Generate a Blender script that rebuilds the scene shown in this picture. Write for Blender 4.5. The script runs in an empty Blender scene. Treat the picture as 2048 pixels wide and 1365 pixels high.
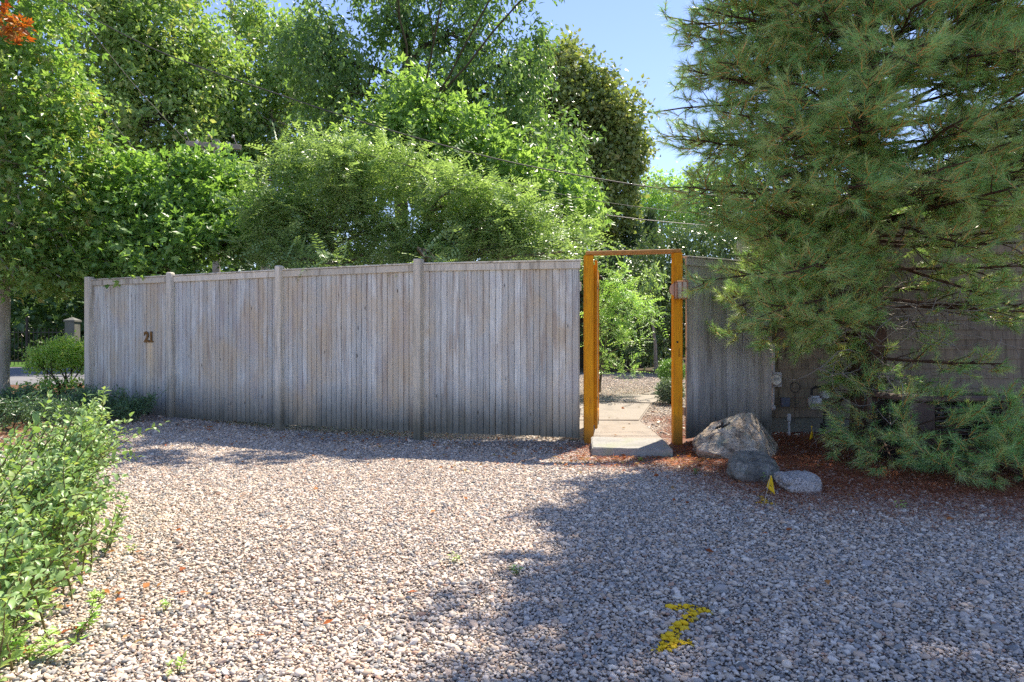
import bpy, bmesh, math, random
import numpy as np
from mathutils import Vector, Matrix, noise as mnoise

R = math.radians
rng = np.random.default_rng(7)
random.seed(7)
sc = bpy.context.scene
COL = sc.collection

# ------------------------------------------------------------------ camera
CAM_H, F = 1.07, 1365.0
cam = bpy.data.cameras.new('camera')
cam.sensor_width = 36.0
cam.lens = 36.0 * F / 2048.0
cam.clip_start, cam.clip_end = 0.05, 2000
camo = bpy.data.objects.new('camera', cam)
camo.location = (0, 0, CAM_H)
camo.rotation_euler = (R(90), 0, 0)
COL.objects.link(camo)
sc.camera = camo

# ------------------------------------------------------------------ sky, sun, exposure
SUN_EL, SUN_AZ = R(57), R(32)          # azimuth clockwise from +Y (the view direction)
w = bpy.data.worlds.new('World')
sc.world = w
w.use_nodes = True
wn = w.node_tree
bg = wn.nodes['Background']
sky = wn.nodes.new('ShaderNodeTexSky')
sky.sky_type = 'NISHITA'
sky.sun_disc = False
sky.sun_elevation = SUN_EL
sky.sun_rotation = SUN_AZ
sky.air_density, sky.dust_density, sky.ozone_density = 1.0, 0.0, 1.2
tintn = wn.nodes.new('ShaderNodeMix'); tintn.data_type = 'RGBA'; tintn.blend_type = 'MULTIPLY'
tintn.inputs[0].default_value = 1.0
tintn.inputs[7].default_value = (0.95, 0.875, 1.0, 1)
wn.links.new(sky.outputs[0], tintn.inputs[6])
wn.links.new(tintn.outputs[2], bg.inputs[0])
bg.inputs[1].default_value = 0.115
sun = bpy.data.lights.new('sun', 'SUN')
sun.energy = 5.0
sun.angle = R(0.55)
sun.color = (1.0, 0.90, 0.76)
suno = bpy.data.objects.new('sun', sun)
sd = Vector((math.cos(SUN_EL) * math.sin(SUN_AZ), math.cos(SUN_EL) * math.cos(SUN_AZ), math.sin(SUN_EL)))
suno.rotation_euler = sd.to_track_quat('Z', 'Y').to_euler()
suno.location = (6, 10, 14)
COL.objects.link(suno)
vs = sc.view_settings
vs.view_transform = 'Standard'
vs.look = 'None'
vs.gamma = 1.0
vs.use_curve_mapping = False
vs.exposure = 1.08
sc.cycles.max_bounces = 8
sc.cycles.diffuse_bounces = 3
sc.cycles.glossy_bounces = 2
sc.cycles.transmission_bounces = 4
sc.cycles.transparent_max_bounces = 8
sc.cycles.use_denoising = False
sc.cycles.sample_clamp_indirect = 4.0

# ------------------------------------------------------------------ helpers
def at(px, py, d):
    """world point seen at full-size pixel (px, py) at distance d in front of the camera"""
    return np.array([(px - 1024.0) * d / F, d, CAM_H - (py - 682.5) * d / F])

def ss(x, a, b):
    t = np.clip((x - a) / (b - a), 0, 1)
    return t * t * (3 - 2 * t)

def ground_h(x, y):
    x = np.asarray(x, float); y = np.asarray(y, float)
    back = np.interp(y, [6.85, 7.05, 8.0, 9.6, 11.0, 400], [0, 0.04, 0.12, 0.20, 0.25, 0.25])
    back = back * ss(x, -0.6, 0.5) + np.interp(y, [8.6, 10.5, 12, 400], [0, 0.1, 0.22, 0.25]) * (1 - ss(x, -0.6, 0.5))
    back = back * (1 - ss(x, 2.0, 2.8) * (1 - ss(y, 8.0, 9.0)))
    left = 0.15 * ss(-x, 2.3, 6.0) * ss(y, 4.5, 8.5)
    return np.maximum(back, left)

def gh(x, y):
    return float(ground_h(x, y))

def tag(o, label=None, cat=None, group=None, kind=None):
    if label: o['label'] = label
    if cat: o['category'] = cat
    if group: o['group'] = group
    if kind: o['kind'] = kind
    return o

def link(name, me, parent=None, loc=None):
    o = bpy.data.objects.new(name, me)
    COL.objects.link(o)
    if parent: o.parent = parent
    if loc is not None: o.location = loc
    return o

def empty(name, loc=(0, 0, 0), rz=0.0, label=None, cat=None, group=None, kind=None):
    o = bpy.data.objects.new(name, None)
    o.empty_display_size = 0.1
    o.location = loc
    o.rotation_euler = (0, 0, rz)
    COL.objects.link(o)
    return tag(o, label, cat, group, kind)

def mesh_from(name, V, F_, mat=None, smooth=False, v=None):
    """V: (n,3); F_: (m,3) or (m,4) int array, or a list of such arrays"""
    V = np.asarray(V, np.float32).reshape(-1, 3)
    Fs = F_ if isinstance(F_, (list, tuple)) else [F_]
    Fs = [np.asarray(f, np.int32) for f in Fs if len(f)]
    me = bpy.data.meshes.new(name)
    me.vertices.add(len(V))
    me.vertices.foreach_set('co', V.ravel())
    idx = np.concatenate([f.ravel() for f in Fs])
    tot = np.concatenate([np.full(len(f), f.shape[1], np.int32) for f in Fs])
    st = np.concatenate([[0], np.cumsum(tot)[:-1]]).astype(np.int32)
    me.loops.add(len(idx))
    me.loops.foreach_set('vertex_index', idx)
    me.polygons.add(len(tot))
    me.polygons.foreach_set('loop_start', st)
    me.polygons.foreach_set('loop_total', tot)
    me.polygons.foreach_set('use_smooth', np.full(len(tot), bool(smooth)))
    if v is not None:
        a = me.attributes.new('v', 'FLOAT', 'FACE')
        a.data.foreach_set('value', np.asarray(v, np.float32))
    me.update(calc_edges=True)
    if mat: me.materials.append(mat)
    return me

def bm_mesh(name, bm, mat=None, smooth=False):
    me = bpy.data.meshes.new(name)
    bm.to_mesh(me)
    bm.free()
    if smooth:
        for p in me.polygons: p.use_smooth = True
    if mat: me.materials.append(mat)
    return me

def box_bm(bm, x0, x1, y0, y1, z0, z1):
    vs_ = [bm.verts.new(p) for p in ((x0, y0, z0), (x1, y0, z0), (x1, y1, z0), (x0, y1, z0),
                                     (x0, y0, z1), (x1, y0, z1), (x1, y1, z1), (x0, y1, z1))]
    for f in ((0, 3, 2, 1), (4, 5, 6, 7), (0, 1, 5, 4), (1, 2, 6, 5), (2, 3, 7, 6), (3, 0, 4, 7)):
        bm.faces.new([vs_[i] for i in f])
    return vs_

def box_mesh(name, x0, x1, y0, y1, z0, z1, mat, bevel=0.0, seg=1):
    bm = bmesh.new()
    box_bm(bm, x0, x1, y0, y1, z0, z1)
    if bevel > 0:
        bmesh.ops.bevel(bm, geom=bm.edges[:], offset=bevel, segments=seg, affect='EDGES', profile=0.5)
    return bm_mesh(name, bm, mat)

class Tubes:
    def __init__(self):
        self.V, self.F, self.n = [], [], 0
    def add(self, pts, radii, sides=6):
        pts = np.asarray(pts, float)
        radii = np.broadcast_to(np.asarray(radii, float), (len(pts),))
        t = np.gradient(pts, axis=0)
        t /= np.linalg.norm(t, axis=1, keepdims=True) + 1e-9
        ref = np.array([0, 0, 1.0]) if abs(t[0, 2]) < 0.8 else np.array([0, 1.0, 0])
        a = np.cross(t, ref); a /= np.linalg.norm(a, axis=1, keepdims=True) + 1e-9
        b = np.cross(t, a)
        ang = np.arange(sides) * 2 * math.pi / sides
        ring = (pts[:, None, :] + radii[:, None, None] * (np.cos(ang)[None, :, None] * a[:, None, :] + np.sin(ang)[None, :, None] * b[:, None, :]))
        m = len(pts)
        self.V.append(ring.reshape(-1, 3))
        i = np.arange(m - 1)[:, None] * sides
        j = np.arange(sides)[None, :]
        k = (j + 1) % sides
        q = np.stack([i + j, i + k, i + sides + k, i + sides + j], -1).reshape(-1, 4) + self.n
        self.F.append(q)
        cap = np.arange(sides)
        self.n += m * sides
    def build(self, name, mat, parent=None, smooth=True):
        me = mesh_from(name, np.concatenate(self.V), np.concatenate(self.F), mat, smooth)
        return link(name, me, parent)

def curve3(p0, p1, sag=0.0, bend=0.0, n=6, seed=None):
    p0 = np.asarray(p0, float); p1 = np.asarray(p1, float)
    t = np.linspace(0, 1, n)[:, None]
    p = p0 + (p1 - p0) * t
    p[:, 2:3] += sag * 4 * t * (1 - t)
    if bend:
        off = rng.normal(0, 1, 3) * bend * np.linalg.norm(p1 - p0)
        p += off * np.sin(t * math.pi)
        p += rng.normal(0, bend * 0.18, p.shape) * np.linalg.norm(p1 - p0) * np.sin(t * math.pi)
    return p

def unit(a):
    return a / (np.linalg.norm(a, axis=-1, keepdims=True) + 1e-9)

# ------------------------------------------------------------------ materials
class NT:
    def __init__(self, name):
        self.m = bpy.data.materials.new(name)
        self.m.use_nodes = True
        self.t = self.m.node_tree
        self.t.nodes.clear()
        self.out = self.t.nodes.new('ShaderNodeOutputMaterial')
    def n(self, typ, **kw):
        nd = self.t.nodes.new(typ)
        for k, val in kw.items(): setattr(nd, k, val)
        return nd
    def l(self, a, b): self.t.links.new(a, b)
    def put(self, sock, val):
        if hasattr(val, 'is_output'): self.l(val, sock)
        elif isinstance(val, (tuple, list)) and len(val) == 3 and sock.type == 'RGBA': sock.default_value = (*val, 1)
        else: sock.default_value = val
    def noise(self, vec, scale, detail=4, rough=0.55, dist=0.0):
        nd = self.n('ShaderNodeTexNoise')
        nd.inputs['Scale'].default_value = scale
        nd.inputs['Detail'].default_value = detail
        nd.inputs['Roughness'].default_value = rough
        nd.inputs['Distortion'].default_value = dist
        if vec is not None: self.l(vec, nd.inputs['Vector'])
        return nd
    def vor(self, vec, scale, feature='F1'):
        nd = self.n('ShaderNodeTexVoronoi', feature=feature)
        nd.inputs['Scale'].default_value = scale
        if vec is not None: self.l(vec, nd.inputs['Vector'])
        return nd
    def ramp(self, fac, stops, interp='LINEAR'):
        nd = self.n('ShaderNodeValToRGB')
        cr = nd.color_ramp
        cr.interpolation = interp
        while len(cr.elements) < len(stops): cr.elements.new(0.5)
        for e, (p, c) in zip(cr.elements, stops):
            e.position = p
            e.color = (*c, 1) if len(c) == 3 else c
        if fac is not None: self.l(fac, nd.inputs[0])
        return nd.outputs[0]
    def mix(self, fac, a, b, blend='MIX'):
        nd = self.n('ShaderNodeMix', data_type='RGBA', blend_type=blend)
        self.put(nd.inputs[0], fac); self.put(nd.inputs[6], a); self.put(nd.inputs[7], b)
        return nd.outputs[2]
    def math(self, op, a, b=0.0, c=0.0, clamp=False):
        nd = self.n('ShaderNodeMath', operation=op, use_clamp=clamp)
        self.put(nd.inputs[0], a); self.put(nd.inputs[1], b); self.put(nd.inputs[2], c)
        return nd.outputs[0]
    def maprange(self, v, a, b, c=0.0, d=1.0):
        nd = self.n('ShaderNodeMapRange')
        self.put(nd.inputs[0], v)
        for i, x in enumerate((a, b, c, d)): nd.inputs[1 + i].default_value = x
        return nd.outputs[0]
    def mapping(self, vec, scale=(1, 1, 1), loc=None):
        nd = self.n('ShaderNodeMapping')
        nd.inputs['Scale'].default_value = scale
        self.l(vec, nd.inputs['Vector'])
        if loc is not None: self.put(nd.inputs['Location'], loc)
        return nd.outputs[0]
    def bump(self, h, strength=0.4, dist=0.01):
        nd = self.n('ShaderNodeBump')
        nd.inputs['Strength'].default_value = strength
        nd.inputs['Distance'].default_value = dist
        self.l(h, nd.inputs['Height'])
        return nd.outputs[0]
    def bsdf(self, col, rough=0.8, spec=0.3, normal=None, metal=0.0):
        b = self.n('ShaderNodeBsdfPrincipled')
        self.put(b.inputs['Base Color'], col)
        self.put(b.inputs['Roughness'], rough)
        b.inputs['Specular IOR Level'].default_value = spec
        b.inputs['Metallic'].default_value = metal
        if normal is not None: self.l(normal, b.inputs['Normal'])
        return b
    def done(self, shader):
        self.l(shader.outputs[0] if hasattr(shader, 'outputs') else shader, self.out.inputs[0])
        return self.m

def leaf_mat(name, cols, trans=0.46, tint=(1.3, 1.3, 0.55), rough=0.40, spec=0.6, gain=2.5, desat=0.24):
    k = NT(name)
    a = k.n('ShaderNodeAttribute', attribute_name='v')
    n = len(cols)
    cols = [tuple(min(0.6, (x * (1 - desat) + desat * 0.8 * (0.3 * c[0] + 0.6 * c[1] + 0.1 * c[2])) * gain) for x in c) for c in cols]
    col = k.ramp(a.outputs['Fac'], [(i / max(1, n - 1), c) for i, c in enumerate(cols)])
    b = k.bsdf(col, rough, spec)
    tr = k.n('ShaderNodeBsdfTranslucent')
    k.l(k.mix(1.0, col, tint, 'MULTIPLY'), tr.inputs[0])
    mx = k.n('ShaderNodeMixShader')
    mx.inputs[0].default_value = trans
    k.l(b.outputs[0], mx.inputs[1]); k.l(tr.outputs[0], mx.inputs[2])
    return k.done(mx)

def plain_mat(name, col, rough=0.6, spec=0.4, metal=0.0, var=0.25, scale=12.0, bump=0.1):
    k = NT(name)
    p = k.n('ShaderNodeTexCoord').outputs['Object']
    nz = k.noise(p, scale, 5)
    c = k.mix(k.maprange(nz.outputs[0], 0.3, 0.7), tuple(x * (1 - var) for x in col), tuple(min(1, x * (1 + var * 0.6)) for x in col))
    return k.done(k.bsdf(c, rough, spec, k.bump(nz.outputs[0], bump, 0.01), metal))

def bark_mat(name, c1, c2, scale=18.0):
    k = NT(name)
    p = k.n('ShaderNodeNewGeometry').outputs['Position']
    nz = k.noise(k.mapping(p, (1, 1, 0.25)), scale, 6, 0.65)
    c = k.ramp(nz.outputs[0], [(0.3, c1), (0.7, c2)])
    return k.done(k.bsdf(c, 0.9, 0.15, k.bump(nz.outputs[0], 0.7, 0.03)))

def wood_mat(name, base, tan, dark, stain, knots=True, algae=True, streak=None, bump=0.6):
    k = NT(name)
    tc = k.n('ShaderNodeTexCoord').outputs['Object']
    geo = k.n('ShaderNodeNewGeometry').outputs['Position']
    oi = k.n('ShaderNodeObjectInfo')
    rv = k.n('ShaderNodeCombineXYZ')
    k.l(k.math('MULTIPLY', oi.outputs['Random'], 37.0), rv.inputs[0])
    k.l(k.math('MULTIPLY', oi.outputs['Random'], 91.0), rv.inputs[2])
    ad = k.n('ShaderNodeVectorMath', operation='ADD')
    k.l(tc, ad.inputs[0]); k.l(rv.outputs[0], ad.inputs[1])
    p = ad.outputs[0]
    grain = k.noise(k.mapping(p, (55, 55, 1.6)), 2.2, 7, 0.62, 0.6)
    fine = k.noise(k.mapping(p, (160, 160, 5)), 2.0, 4, 0.6)
    col = k.mix(k.maprange(grain.outputs[0], 0.33, 0.68), tuple(x * 0.62 for x in base), tuple(min(1, x * 1.14) for x in base))
    per = k.math('MULTIPLY_ADD', oi.outputs['Random'], 0.36, 0.78)
    pc = k.n('ShaderNodeCombineColor')
    for i in range(3): k.l(per, pc.inputs[i])
    col = k.mix(1.0, col, pc.outputs[0], 'MULTIPLY')
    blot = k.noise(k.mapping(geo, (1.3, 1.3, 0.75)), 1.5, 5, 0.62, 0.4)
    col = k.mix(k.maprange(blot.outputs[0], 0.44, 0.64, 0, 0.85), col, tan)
    st = k.noise(k.mapping(p, (14, 14, 1.1)), 1.1, 4, 0.6)
    col = k.mix(k.maprange(st.outputs[0], 0.52, 0.70, 0, 0.75), col, stain)
    cool = k.noise(k.mapping(geo, (2.3, 2.3, 1.2), (3, 7, 1)), 1.7, 3, 0.5)
    col = k.mix(k.maprange(cool.outputs[0], 0.52, 0.75, 0, 0.5), col, dark)
    h = k.math('ADD', grain.outputs[0], k.math('MULTIPLY', fine.outputs[0], 0.5))
    if knots:
        vo = k.vor(k.mapping(p, (11, 11, 3.4)), 1.0)
        kn = k.maprange(k.math('ADD', vo.outputs['Distance'], k.math('MULTIPLY', grain.outputs[0], 0.1)), 0.10, 0.155, 0.85, 0.0)
        col = k.mix(kn, col, (0.045, 0.035, 0.03))
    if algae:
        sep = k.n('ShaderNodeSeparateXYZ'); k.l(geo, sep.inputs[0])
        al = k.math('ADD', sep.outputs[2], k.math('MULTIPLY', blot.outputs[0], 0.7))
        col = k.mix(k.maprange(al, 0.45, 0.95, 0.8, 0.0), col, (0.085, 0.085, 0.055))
    if streak:
        sp = k.n('ShaderNodeSeparateXYZ'); k.l(geo, sp.inputs[0])
        dx = k.math('ABSOLUTE', k.math('ADD', k.math('SUBTRACT', sp.outputs[0], streak[0]), k.math('MULTIPLY_ADD', grain.outputs[0], 0.05, -0.025)))
        mk = k.math('MULTIPLY', k.maprange(dx, 0.02, 0.07, 0.7, 0.0), k.maprange(sp.outputs[2], 0.35, 1.0, 0.0, 1.0))
        mk = k.math('MULTIPLY', mk, k.maprange(sp.outputs[2], 1.03, 1.055, 1.0, 0.0))
        col = k.mix(mk, col, (0.88, 0.68, 0.42))
    return k.done(k.bsdf(col, 0.88, 0.12, k.bump(h, bump, 0.005)))

M = {}
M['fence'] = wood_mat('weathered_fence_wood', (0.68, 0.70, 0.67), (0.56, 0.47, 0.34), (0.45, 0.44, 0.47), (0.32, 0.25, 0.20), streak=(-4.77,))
M['post'] = wood_mat('weathered_post_wood', (0.74, 0.70, 0.60), (0.64, 0.58, 0.46), (0.60, 0.58, 0.53), (0.20, 0.18, 0.14), knots=False)
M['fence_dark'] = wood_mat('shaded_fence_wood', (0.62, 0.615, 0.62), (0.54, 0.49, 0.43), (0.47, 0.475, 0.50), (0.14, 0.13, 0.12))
M['shingle'] = wood_mat('cedar_shingle', (0.25, 0.215, 0.17), (0.28, 0.23, 0.17), (0.17, 0.155, 0.125), (0.10, 0.085, 0.065), knots=False, algae=False, bump=0.15)
M['orange'] = None

def orange_paint():
    k = NT('orange_stain_paint')
    tc = k.n('ShaderNodeTexCoord').outputs['Object']
    g = k.noise(k.mapping(tc, (70, 70, 2)), 2.0, 6, 0.65, 0.4)
    b = k.noise(tc, 5.0, 4)
    c = k.mix(k.maprange(g.outputs[0], 0.3, 0.7), (0.56, 0.19, 0.006), (0.90, 0.42, 0.015))
    c = k.mix(k.maprange(b.outputs[0], 0.5, 0.75, 0, 0.6), c, (0.60, 0.23, 0.012))
    gz = k.n('ShaderNodeSeparateXYZ'); k.l(k.n('ShaderNodeNewGeometry').outputs['Position'], gz.inputs[0])
    dz = k.math('ADD', gz.outputs[2], k.math('MULTIPLY', b.outputs[0], 0.5))
    c = k.mix(k.maprange(dz, 0.25, 0.6, 0.75, 0.0), c, (0.16, 0.09, 0.03))
    ck = k.noise(k.mapping(tc, (200, 200, 9)), 1.0, 3)
    c = k.mix(k.maprange(ck.outputs[0], 0.55, 0.68, 0, 0.6), c, (0.30, 0.12, 0.02))
    return k.done(k.bsdf(c, 0.7, 0.2, k.bump(g.outputs[0], 0.3, 0.004)))
M['orange'] = orange_paint()
M['pale_orange'] = plain_mat('painted_light_line', (0.80, 0.56, 0.22), 0.6, var=0.1)  # pale tone that paints the bright line of light beside the door
M['lintel'] = plain_mat('lintel_stain', (0.48, 0.22, 0.05), 0.6, var=0.3, scale=20)
M['white'] = plain_mat('off_white_trim', (0.62, 0.57, 0.48), 0.7, var=0.15)
M['metal'] = plain_mat('galvanised_grey', (0.50, 0.51, 0.52), 0.5, metal=0.2, var=0.2)
M['darkmetal'] = plain_mat('dark_metal', (0.03, 0.03, 0.032), 0.5, metal=0.3)
M['bluebox'] = plain_mat('blue_grey_plastic', (0.10, 0.12, 0.17), 0.6)
M['brown_unit'] = plain_mat('brown_unit_paint', (0.105, 0.07, 0.058), 0.65, var=0.2)
M['black'] = plain_mat('black', (0.012, 0.012, 0.012), 0.6)
M['yellow'] = plain_mat('flag_yellow', (0.85, 0.56, 0.015), 0.6, var=0.08)
M['wire'] = plain_mat('wire_black', (0.07, 0.066, 0.06), 0.6)
M['palewire'] = plain_mat('wire_pale', (0.30, 0.27, 0.25), 0.5)
M['polewood'] = bark_mat('pole_wood', (0.22, 0.20, 0.16), (0.36, 0.34, 0.28), 14)
M['insul'] = plain_mat('insulator', (0.55, 0.53, 0.52), 0.35)
M['copper'] = plain_mat('copper_lamp', (0.36, 0.17, 0.10), 0.45, metal=0.5, var=0.3, scale=30)
M['peach'] = plain_mat('lamp_plate', (0.62, 0.40, 0.28), 0.6, var=0.1)
M['brass'] = plain_mat('tarnished_brass', (0.16, 0.075, 0.012), 0.5, metal=0.4, var=0.3, scale=60)
M['stem'] = plain_mat('green_stem', (0.16, 0.13, 0.05), 0.7)
M['wirepole'] = plain_mat('flag_wire', (0.45, 0.43, 0.40), 0.5)
def glass_mat():
    k = NT('lamp_glass')
    return k.done(k.bsdf((0.50, 0.40, 0.31), 0.15, 0.6))
M['glass'] = glass_mat()

M['bark_grey'] = bark_mat('bark_grey', (0.30, 0.27, 0.23), (0.55, 0.51, 0.44))
M['bark_dark'] = bark_mat('bark_dark', (0.035, 0.03, 0.024), (0.10, 0.085, 0.065))
M['bark_pine'] = bark_mat('bark_pine', (0.04, 0.025, 0.018), (0.13, 0.075, 0.05), 25)
M['bark_locust'] = bark_mat('bark_locust', (0.09, 0.075, 0.055), (0.22, 0.18, 0.13))
M['twig_grey'] = bark_mat('twig_grey', (0.16, 0.14, 0.12), (0.36, 0.33, 0.29), 40)

M['leaf_maple'] = leaf_mat('leaf_maple', [(0.045, 0.10, 0.018), (0.075, 0.16, 0.025), (0.12, 0.21, 0.04), (0.19, 0.17, 0.05)])
M['leaf_autumn'] = leaf_mat('leaf_autumn', [(0.42, 0.10, 0.02), (0.52, 0.19, 0.03), (0.38, 0.24, 0.05)], tint=(1.1, 0.9, 0.5), gain=1.0, desat=0.0)
M['leaf_tall'] = leaf_mat('leaf_tall', [(0.05, 0.10, 0.022), (0.085, 0.16, 0.034), (0.13, 0.205, 0.05), (0.17, 0.18, 0.06)])
M['leaf_cherry'] = leaf_mat('leaf_cherry', [(0.04, 0.09, 0.025), (0.06, 0.125, 0.03), (0.10, 0.17, 0.045)])
M['leaf_linden'] = leaf_mat('leaf_linden', [(0.055, 0.09, 0.022), (0.09, 0.13, 0.03), (0.13, 0.17, 0.04), (0.16, 0.15, 0.05)], trans=0.3)
M['leaf_oak'] = leaf_mat('leaf_oak', [(0.055, 0.12, 0.025), (0.09, 0.17, 0.035), (0.15, 0.24, 0.055)], trans=0.5)
M['leaf_oakb'] = leaf_mat('leaf_pinoak', [(0.045, 0.11, 0.018), (0.075, 0.16, 0.025), (0.15, 0.25, 0.05)], trans=0.48)
M['leaf_locust'] = leaf_mat('leaf_locust', [(0.07, 0.125, 0.04), (0.11, 0.18, 0.06), (0.17, 0.25, 0.09)], trans=0.42, rough=0.36, spec=0.6)
M['leaf_locust2'] = leaf_mat('leaf_locust_bright', [(0.10, 0.20, 0.04), (0.14, 0.27, 0.05), (0.19, 0.32, 0.08)], trans=0.42)
M['leaf_rhodo'] = leaf_mat('leaf_rhododendron', [(0.03, 0.065, 0.018), (0.05, 0.095, 0.025), (0.085, 0.13, 0.04)], trans=0.15, rough=0.3, spec=0.7)
M['leaf_yew'] = leaf_mat('leaf_yew', [(0.022, 0.045, 0.015), (0.035, 0.07, 0.02), (0.06, 0.10, 0.03)], trans=0.2)
M['leaf_wood'] = leaf_mat('leaf_wood', [(0.02, 0.045, 0.012), (0.035, 0.075, 0.018), (0.06, 0.115, 0.025)], trans=0.35)
M['leaf_privet'] = leaf_mat('leaf_privet', [(0.055, 0.11, 0.03), (0.09, 0.17, 0.04), (0.14, 0.24, 0.06), (0.22, 0.26, 0.08)], trans=0.36, rough=0.42, spec=0.55, gain=2.2)
M['leaf_lime'] = leaf_mat('leaf_lime', [(0.13, 0.27, 0.035), (0.19, 0.34, 0.05)], trans=0.45)
M['leaf_globe'] = leaf_mat('leaf_globe', [(0.05, 0.12, 0.02), (0.085, 0.18, 0.03)], trans=0.3)
M['leaf_blue'] = leaf_mat('leaf_blue', [(0.06, 0.10, 0.06), (0.10, 0.15, 0.10)], trans=0.2)
M['leaf_juniper'] = leaf_mat('leaf_juniper', [(0.02, 0.05, 0.02), (0.035, 0.085, 0.03), (0.06, 0.12, 0.04)], trans=0.2)
M['needle'] = leaf_mat('pine_needle', [(0.062, 0.138, 0.056), (0.112, 0.208, 0.074), (0.195, 0.288, 0.094), (0.32, 0.22, 0.06)], trans=0.4, tint=(1.1, 1.15, 0.6), rough=0.4, desat=0.05, gain=2.7)
M['shoot'] = leaf_mat('pine_shoot', [(0.40, 0.19, 0.06), (0.58, 0.28, 0.08)], trans=0.05, gain=1.0, desat=0.0)
M['litter'] = leaf_mat('pine_litter', [(0.20, 0.06, 0.03), (0.34, 0.11, 0.05), (0.46, 0.22, 0.12)], trans=0.1, rough=0.8, spec=0.1, gain=1.0, desat=0.0)
M['dead_leaf'] = leaf_mat('dead_leaf', [(0.22, 0.06, 0.02), (0.38, 0.11, 0.03), (0.42, 0.20, 0.07), (0.28, 0.22, 0.08)], trans=0.2, rough=0.7, spec=0.2, gain=1.0, desat=0.0)

def pebble_mat():
    k = NT('pebble')
    oi = k.n('ShaderNodeObjectInfo')
    tc = k.n('ShaderNodeTexCoord').outputs['Object']
    c = k.ramp(oi.outputs['Random'], [
        (0.00, (0.640, 0.511, 0.386)), (0.13, (0.738, 0.632, 0.512)), (0.28, (0.517, 0.444, 0.377)), (0.40, (0.616, 0.455, 0.328)),
        (0.52, (0.382, 0.355, 0.328)), (0.64, (0.788, 0.677, 0.560)), (0.74, (0.270, 0.267, 0.250)), (0.82, (0.492, 0.378, 0.271)),
        (0.92, (0.173, 0.172, 0.164)), (0.955, (0.468, 0.278, 0.183)), (0.98, (0.827, 0.743, 0.618))], 'CONSTANT')
    nz = k.noise(tc, 2.5, 4)
    c = k.mix(k.maprange(nz.outputs[0], 0.35, 0.7, 0, 0.35), c, (0.30, 0.27, 0.25))
    return k.done(k.bsdf(c, 0.7, 0.3))
M['pebble'] = pebble_mat()

def ypebble_mat():
    k = NT('painted_pebble')
    a = k.n('ShaderNodeAttribute', attribute_name='v')
    c = k.ramp(a.outputs['Fac'], [(0.0, (0.92, 0.58, 0.012)), (0.55, (0.82, 0.52, 0.015)), (0.80, (0.50, 0.40, 0.09)), (0.97, (0.18, 0.12, 0.08))])
    return k.done(k.bsdf(c, 0.65, 0.3))
M['ypebble'] = ypebble_mat()

def ground_mat():
    k = NT('yard_ground')
    geo = k.n('ShaderNodeNewGeometry').outputs['Position']
    sep = k.n('ShaderNodeSeparateXYZ'); k.l(geo, sep.inputs[0])
    X, Y = sep.outputs[0], sep.outputs[1]
    flat = k.n('ShaderNodeCombineXYZ'); k.l(X, flat.inputs[0]); k.l(Y, flat.inputs[1])
    p = flat.outputs[0]
    vo = k.vor(p, 48)
    col = k.ramp(k.n('ShaderNodeSeparateColor').outputs[0], [(0, (0.5, 0.5, 0.5)), (1, (0.5, 0.5, 0.5))])
    sc_ = k.n('ShaderNodeSeparateColor'); k.l(vo.outputs['Color'], sc_.inputs[0])
    peb = k.ramp(sc_.outputs[0], [(0.0, (0.55, 0.49, 0.43)), (0.2, (0.44, 0.41, 0.38)), (0.4, (0.60, 0.57, 0.53)), (0.6, (0.34, 0.34, 0.35)), (0.75, (0.48, 0.40, 0.33)), (0.9, (0.20, 0.21, 0.23))], 'CONSTANT')
    edge = k.maprange(vo.outputs['Distance'], 0.35, 0.75)
    peb = k.mix(edge, peb, (0.11, 0.095, 0.08))
    # bare soil under the loose stones in front of the fence
    soil_n = k.noise(p, 6, 6)
    soil = k.ramp(soil_n.outputs[0], [(0.3, (0.10, 0.075, 0.055)), (0.7, (0.21, 0.165, 0.125))])
    nearf = k.maprange(Y, 6.6, 7.4)
    base = k.mix(k.math('MULTIPLY_ADD', nearf, 0.55, 0.45), soil, peb)
    # reddish needle mould under the pine and beside the house
    wob = k.noise(p, 1.7, 5, 0.6)
    wv = k.math('MULTIPLY_ADD', wob.outputs[0], 1.2, -0.6)
    fx = k.math('ADD', k.math('SUBTRACT', X, 1.6), wv)
    fy = k.math('ADD', k.math('SUBTRACT', Y, 4.55), wv)
    mo = k.math('MULTIPLY', k.maprange(fx, -0.15, 0.25), k.maprange(fy, -0.2, 0.3))
    mo = k.math('MULTIPLY', mo, k.maprange(Y, 8.3, 8.7, 1, 0))
    mould = k.ramp(k.noise(p, 30, 6, 0.7).outputs[0], [(0.25, (0.09, 0.035, 0.022)), (0.6, (0.21, 0.08, 0.045)), (0.8, (0.30, 0.13, 0.07))])
    base = k.mix(mo, base, mould)
    # planting bed on the far left and the wood beyond
    ml = k.maprange(k.math('ADD', k.math('MULTIPLY', X, -1.0), wv), 4.3, 5.0)
    ml = k.math('MULTIPLY', ml, k.maprange(Y, 4.0, 5.0))
    base = k.mix(ml, base, k.mix(k.maprange(soil_n.outputs[0], 0.4, 0.65), (0.10, 0.045, 0.026), (0.24, 0.14, 0.08)))
    far = k.maprange(Y, 17.0, 18.5)
    base = k.mix(far, base, k.ramp(soil_n.outputs[0], [(0.3, (0.045, 0.035, 0.022)), (0.7, (0.10, 0.085, 0.045))]))
    h = k.math('SUBTRACT', 1.0, vo.outputs['Distance'])
    return k.done(k.bsdf(base, 0.9, 0.15, k.bump(h, 0.8, 0.012)))
M['ground'] = ground_mat()

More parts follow.
